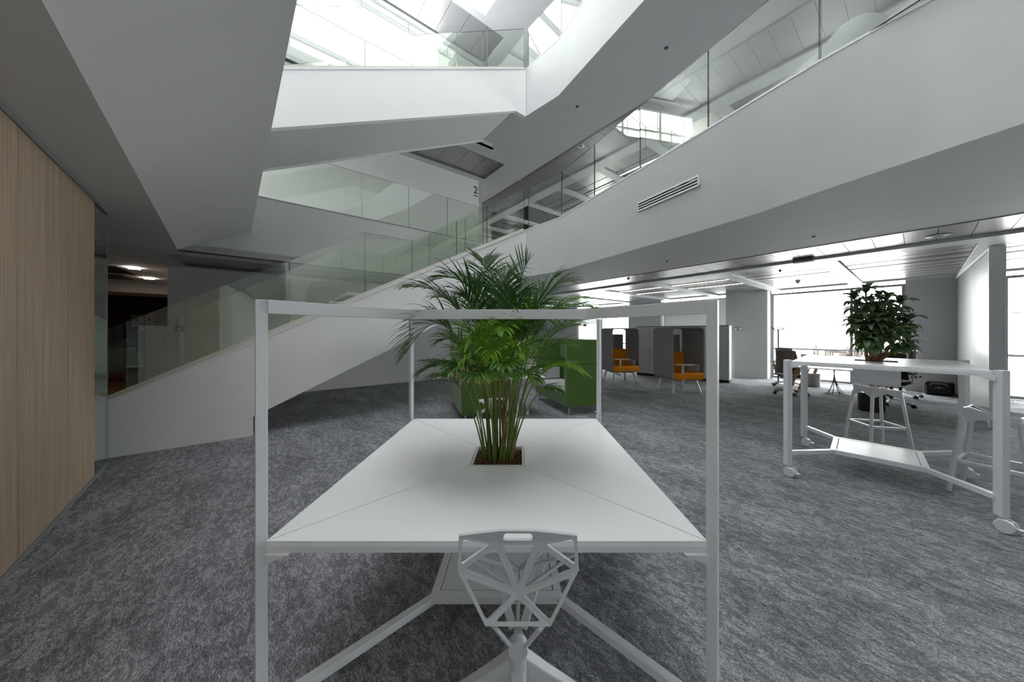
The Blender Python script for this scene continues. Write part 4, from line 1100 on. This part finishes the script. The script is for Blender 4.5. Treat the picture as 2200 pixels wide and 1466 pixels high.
# coat stand
cs = on_s(1672, 700, 13.3); cst = thing('coat_stand', 'dark coat stand with curved hooks in front of the bright window', 'coat stand', (cs.x, cs.y, 0))
m = MB(); m.cyl((cs.x, cs.y, 0), (cs.x, cs.y, 1.60), .018, n=12); m.build('pole', 'steel_dark', cst, smooth=True)
m = MB(); m.lathe([(.17, 0), (.17, .015), (.03, .03), (.02, .05)], (cs.x, cs.y, 0), n=24); m.build('base', 'steel_dark', cst, smooth=True)
for k in range(6):
    a = k * math.pi / 3; d = Vector((math.cos(a), math.sin(a), 0)); c = Vector((cs.x, cs.y, 1.56))
    m = MB(); m.tube([c, c + d * .07 + Vector((0, 0, .02)), c + d * .13 + Vector((0, 0, .05)), c + d * .16 + Vector((0, 0, .10))], .011, 7); m.build('hook', 'steel_dark', cst, smooth=True)
# garden chairs on the terrace
def make_garden_chair():
    r = thing('terrace_chair', 'x', 'chair', group='wooden terrace chairs')
    m = MB(); m.box((0, 0, .40), (.58, .56, .05)); m.build('seat', 'outdoor_wood', r, bevel=.006)
    for i in range(5):
        m = MB(); m.box((-.22 + i * .11, -.27, .62), (.09, .03, .46), rot=Matrix.Rotation(R(12), 3, 'X')); m.build('slat', 'outdoor_wood', r)
    m = MB(); m.box((0, -.32, .85), (.58, .045, .07), rot=Matrix.Rotation(R(12), 3, 'X')); m.build('top_rail', 'outdoor_wood', r)
    for sx in (-1, 1):
        m = MB(); m.box((sx * .30, .0, .64), (.06, .60, .035)); m.build('armrest', 'outdoor_wood', r)
        for sy in (-1, 1):
            m = MB(); m.box((sx * .29, sy * .26, .31), (.05, .05, .62)); m.build('leg', 'outdoor_wood', r)
    return r
gc = make_garden_chair()
for i, (px, py, yy, rz) in enumerate([(1768, 765, 15.6, -120), (1795, 765, 14.4, 60), (1815, 765, 13.3, 75), (1834, 762, 12.2, 110)]):
    o = gc if i == 0 else copy_tree(gc); p = at(px, 750, y=yy); place(o, (p.x, p.y, -.02), R(rz))
    tag(o, ['wooden terrace chair standing alone outside, leftmost', 'wooden terrace chair second from left outside the window', 'wooden terrace chair third from left outside the window', 'wooden terrace chair outside, partly behind the shrub'][i], 'chair')

# ------------------------------------------------------------------ small wall and ceiling things
def plate(p, rz, label, n=1, cat='switch'):
    t = thing('wall_switch', label, cat, p)
    m = MB(); m.box(p, (.11, .014, .11), rz=rz); m.build('frame', 'alu', t, bevel=.004)
    q = Vector(p) + Matrix.Rotation(rz, 3, 'Z') @ Vector((0, -.009, 0)); m = MB(); m.box(q, (.07, .008, .07), rz=rz); m.build('button', 'screen_white', t, bevel=.002)
rzf = GA - R(90)
for px, lb in ((1960, 'left wall switch on the grey wall beside the big window'), (1975, 'right wall switch on the grey wall beside the big window')):
    p = on_s(px, 707, SF - .008); plate((p.x, p.y, p.z), rzf, lb)
pv0 = G(13.71, -2.17); pv1 = G(14.15, -2.95); pdir = (pv1 - pv0).normalized(); prz = math.atan2(pdir.y, pdir.x)
for px, lb in ((1580, 'left wall switch on the angled pier'), (1590.5, 'right wall switch on the angled pier')):
    k_ = (px - CX) / F; t = (k_ * pv0.y - pv0.x) / (pdir.x - k_ * pdir.y); q = pv0 + pdir * t
    nrm = Vector((pdir.y, -pdir.x, 0)); q = q + nrm * .009; plate((q.x, q.y, H + (715 - 707) / F * q.y), prz, lb)
p = on_d(385, 707, DB - .012); plate((p.x, p.y, p.z), GA, 'square thermostat plate on the wall behind the stair glass', cat='thermostat')
# air slot in the balcony band
def band_at(px):
    for i in range(len(BT) - 1):
        a, b = (BT[i] + BB[i]) / 2, (BT[i + 1] + BB[i + 1]) / 2; d = b - a; k_ = (px - CX) / F; den = d.x - k_ * d.y; t = (k_ * a.y - a.x) / den
        if 0 <= t <= 1: return a + d * t
va, vb = band_at(1372), band_at(1503); za = H + (715 - 446) / F * va.y; zb_ = H + (715 - 388.5) / F * vb.y; zz = (za + zb_) / 2
va.z = vb.z = zz; vd = (vb - va).normalized(); vn = Vector((vd.y, -vd.x, 0)); hh = .062
av = thing('air_vent', 'long slot air vent in the white balcony band', 'air vent', (va + vb) / 2)
m = MB(); m.beam(va - vn * .03, vb - vn * .03, .10, hh * 1.7); m.build('slot_box', 'slot_black', av)
for z_ in (-hh, hh):
    m = MB(); m.beam(va + vn * .018 + Vector((0, 0, z_)), vb + vn * .018 + Vector((0, 0, z_)), .02, .022); m.build('frame', 'white_metal', av)
for e_ in (va, vb):
    m = MB(); m.beam(e_ + vn * .018 + Vector((0, 0, -hh)), e_ + vn * .018 + Vector((0, 0, hh)), .022, .02); m.build('frame', 'white_metal', av)
for z_ in (-.02, .02):
    m = MB(); m.beam(va + vn * .02 + Vector((0, 0, z_)), vb + vn * .02 + Vector((0, 0, z_)), .012, .016); m.build('slat', 'white_metal', av)
# storey number
sg = thing('storey_number', 'dark number 2 with underline on the wall by the gallery', 'sign', on_d(1022, 411, DB - .01))
fc = bpy.data.curves.new('numeral', 'FONT'); fc.body = '2'; fc.size = .36; fc.extrude = .003; fc.align_x = 'CENTER'
pn_ = on_d(1022, 416, DB - .008); fo = bpy.data.objects.new('numeral', fc); COL.objects.link(fo); fc.materials.append(MAT['slot_black'])
nme = bpy.data.meshes.new_from_object(fo.evaluated_get(bpy.context.evaluated_depsgraph_get())); bpy.data.objects.remove(fo)
fo = link('numeral', nme); fo.location = pn_; fo.rotation_euler = (R(90), 0, GA); adopt(fo, sg)
m = MB(); pu = on_d(1022, 421, DB - .008); m.box(pu, (.17, .008, .022), rz=GA); m.build('underline', 'slot_black', sg)
# detectors and speakers
def disc(name, px, py, z, r, label, cat, mt='white_metal', h=.03):
    p = at(px, py, z=z); t = thing(name, label, cat, p)
    m = MB(); m.lathe([(r, 0), (r, -h * .4), (r * .8, -h), (r * .2, -h)], p, n=24); m.build('body', mt, t, smooth=True)
    m = MB(); m.lathe([(r * .45, -h), (r * .45, -h * 1.3), (r * .1, -h * 1.3)], p, n=16); m.build('lens', 'grey_trim', t, smooth=True)
ZP = ZS + .02
disc('ceiling_speaker', 2015, 507, ZP, .115, 'round ceiling speaker in the metal strip on the right', 'speaker', h=.012)
disc('smoke_detector', 1714, 603, ZP, .05, 'small smoke detector hanging before the big window', 'detector', h=.06)
disc('smoke_detector', 1424, 631, ZP, .05, 'small white detector above the armchairs', 'detector', h=.06)
disc('sprinkler_head', 1676, 581, ZP, .025, 'tiny dark sprinkler in the ceiling before the big window', 'sprinkler', 'steel_dark')
disc('sprinkler_head', 1350, 598, ZP, .035, 'tiny dark sprinkler in the metal strip near the palm', 'sprinkler', 'steel_dark')
disc('sprinkler_head', 1748, 508.5, ZS, .02, 'tiny dark sprinkler in the plaster soffit on the right', 'sprinkler', 'steel_dark', h=.015)
disc('sprinkler_head', 1433, 561, ZS, .02, 'tiny dark sprinkler in the plaster soffit above the armchairs', 'sprinkler', 'steel_dark', h=.015)
zu = ZS + SH
disc('ceiling_speaker', 1248, 313, zu + .02, .11, 'round ceiling speaker in the upper metal strip', 'speaker', h=.012)
disc('smoke_detector', 1115, 385, zu + .02, .06, 'smoke detector in the upper metal strip near the storey number', 'detector', h=.05)
disc('sprinkler_head', 1432, 103, zu, .035, 'dark sprinkler dot in the upper soffit, higher one', 'sprinkler', 'steel_dark', h=.012)
disc('sprinkler_head', 1240, 229, zu, .035, 'dark sprinkler dot in the upper soffit, lower one', 'sprinkler', 'steel_dark', h=.012)
p = at(1726, 556, z=ZP); em = thing('emergency_light', 'rectangular emergency light under the ceiling strip', 'light', p)
m = MB(); m.box((p.x, p.y, p.z - .03), (.30, .14, .05), rz=GA + R(90)); m.build('housing', 'grey_trim', em, bevel=.01)
m = MB(); m.box((p.x, p.y, p.z - .065), (.28, .12, .02), rz=GA + R(90)); m.build('diffuser', 'paper_white', em, bevel=.005)
# round armchair on the middle storey, seen through the balcony glass
ac = thing('tub_armchair', 'pale rounded armchair behind the balcony glass upstairs', 'armchair')
m = MB(); prof = []
NN = 18
for j, z in enumerate((.15, .5, .85, 1.05, 1.12)):
    for i in range(NN + 1):
        a = R(-20) + R(220) * i / NN; rr = (.36, .38, .40, .37, .30)[j]
        prof.append((rr * math.cos(a), -rr * math.sin(a) * .9, z - (.25 * (abs(i - NN / 2) / (NN / 2)) ** 3 if j > 1 else 0)))
m.add(prof, [(j * (NN + 1) + i, j * (NN + 1) + i + 1, (j + 1) * (NN + 1) + i + 1, (j + 1) * (NN + 1) + i) for j in range(4) for i in range(NN)])
m.build('backrest', 'cushion_grey', ac, smooth=True, solid=.05)
m = MB(); m.box((0, .05, .36), (.60, .60, .16)); m.build('seat', 'cushion_grey', ac, bevel=.05, seg=4)
for sx in (-1, 1):
    for sy in (-1, 1):
        m = MB(); m.cyl((sx * .25, sy * .25, .15), (sx * .28, sy * .28, 0), .016, n=10); m.build('leg', 'steel_dark', ac)
place(ac, (3.95, 3.78, 3.94), R(20))

# ------------------------------------------------------------------ side corridor: ceiling, drawers, boxes
for i, (x0, y0, x1, y1) in enumerate([(240, 564, 330, 590), (250, 592, 345, 607)]):
    a = sd(at(x0, y0, z=ZS)); b = sd(at(x1, y1, z=ZS))
for i, (s0_, s1_, d0_, d1_) in enumerate([(-5.2, -1.0, 4.3, 5.4), (-5.2, -1.3, 5.8, 6.6)]):
    t = thing('ceiling_raft', ('dark ceiling panel with downlight nearest the oak wall glass', 'second dark ceiling panel with downlight deeper in the corridor')[i], 'ceiling panel', G((s0_ + s1_) / 2, (d0_ + d1_) / 2, ZS), 'dark corridor ceiling panels')
    m = MB(); gbox(m, s0_, s1_, d0_, d1_, ZS - .02, ZS - .002); m.build('panel', 'steel_dark', t)
    q = at((287, 320)[i], (577, 599)[i], z=ZS - .02)
    m = MB(); m.box((q.x, q.y, ZS - .024), (.16, .16, .008), rz=GA); m.build('downlight', 'lamp_dim', t)
m = MB(); gbox(m, -10.8, .0, 7.3, 8.6, ZS - .28, ZS - .003); struct('ceiling', m, 'plaster', 'lowered ceiling beam of the dark corridor')
q = at(249, 818, z=0.012); ds = thing('drawer_pedestal', 'grey drawer unit with a red paper in the dark corridor', 'drawers', (q.x, q.y, .012))
rzc = GA - R(12)
M3 = Matrix.Rotation(rzc, 3, 'Z')
def LC(x, y, z): return Vector((q.x, q.y, .012)) + M3 @ Vector((x, y, z))
m = MB(); m.box(LC(0, .28, .54), (.44, .5, .96), rz=rzc); m.build('body', 'bin_grey', ds)
for i in range(4):
    m = MB(); m.box(LC(0, .02, .20 + i * .235), (.42, .02, .225), rz=rzc); dr_ = m.build('drawer', 'bin_grey', ds, bevel=.003)
    m = MB(); m.box(LC(0, .005, .29 + i * .235), (.14, .02, .015), rz=rzc); m.build('handle', 'steel_dark', dr_)
m = MB(); m.box(LC(.0, .004, .14), (.26, .006, .08), rz=rzc); m.build('note', 'red_paper', ds)
for sx in (-.16, .16):
    m = MB(); m.cyl(LC(sx, .08, .03) - M3 @ Vector((.015, 0, 0)), LC(sx, .08, .03) + M3 @ Vector((.015, 0, 0)), .03, n=12); m.build('caster', 'black_plastic', ds)
m = MB(); pr = LC(0, .28, 1.02)
pr_ = thing('desk_printer', 'black office printer on top of the drawer unit', 'printer', pr)
m.box(LC(0, .28, 1.12), (.42, .42, .18), rz=rzc); m.build('body', 'black_plastic', pr_, bevel=.03, seg=3)
m = MB(); m.box(LC(0, .12, 1.225), (.30, .22, .03), rz=rzc); m.build('tray', 'steel_dark', pr_, bevel=.008)
q2 = at(283, 819, z=.012)
bx_ = thing('storage_box', 'small grey box with a black clip on the corridor floor', 'box', (q2.x, q2.y, .012))
m = MB(); m.box((q2.x, q2.y + .1, .14), (.34, .26, .25), rz=rzc); m.build('body', 'bin_grey', bx_, bevel=.004)
m = MB(); m.box((q2.x, q2.y + .1, .275), (.36, .28, .02), rz=rzc); m.build('lid', 'alu', bx_, bevel=.003)
m = MB(); m.box(Vector((q2.x, q2.y + .1, .16)) + M3 @ Vector((.0, -.135, 0)), (.05, .012, .09), rz=rzc); m.build('clip', 'black_plastic', bx_)
q3 = at(290, 812, z=.012) + Vector((.42, .2, 0))
tb_ = thing('side_table', 'narrow white side table in the dark corridor', 'table', (q3.x, q3.y, .012))
m = MB(); m.box((q3.x, q3.y, .80), (.62, .45, .03), rz=rzc); m.build('tabletop', 'laminate', tb_)
for sx in (-1, 1):
    for sy in (-1, 1):
        c = Vector((q3.x, q3.y, .4)) + M3 @ Vector((sx * .28, sy * .19, 0)); m = MB(); m.box(c, (.035, .035, .775), rz=rzc); m.build('leg', 'white_metal', tb_)
pw = on_d(308, 690, 10.24); nb = thing('notice_board', 'small pale notice board on the dark wood wall', 'notice board', pw)
m = MB(); m.box(pw, (.52, .02, .40), rz=GA); m.build('board', 'bin_grey', nb)
for sx in (-.14, .13):
    m = MB(); m.box(pw + Vector((U.x * sx - N.x * .014, U.y * sx - N.y * .014, .04)), (.07, .006, .10), rz=GA); m.build('pictogram', 'slot_black', nb)
for c in [o for o in bpy.data.objects if o.parent is None and o.type == 'EMPTY' and o.get('label') == 'x']: print('unlabelled', c.name)
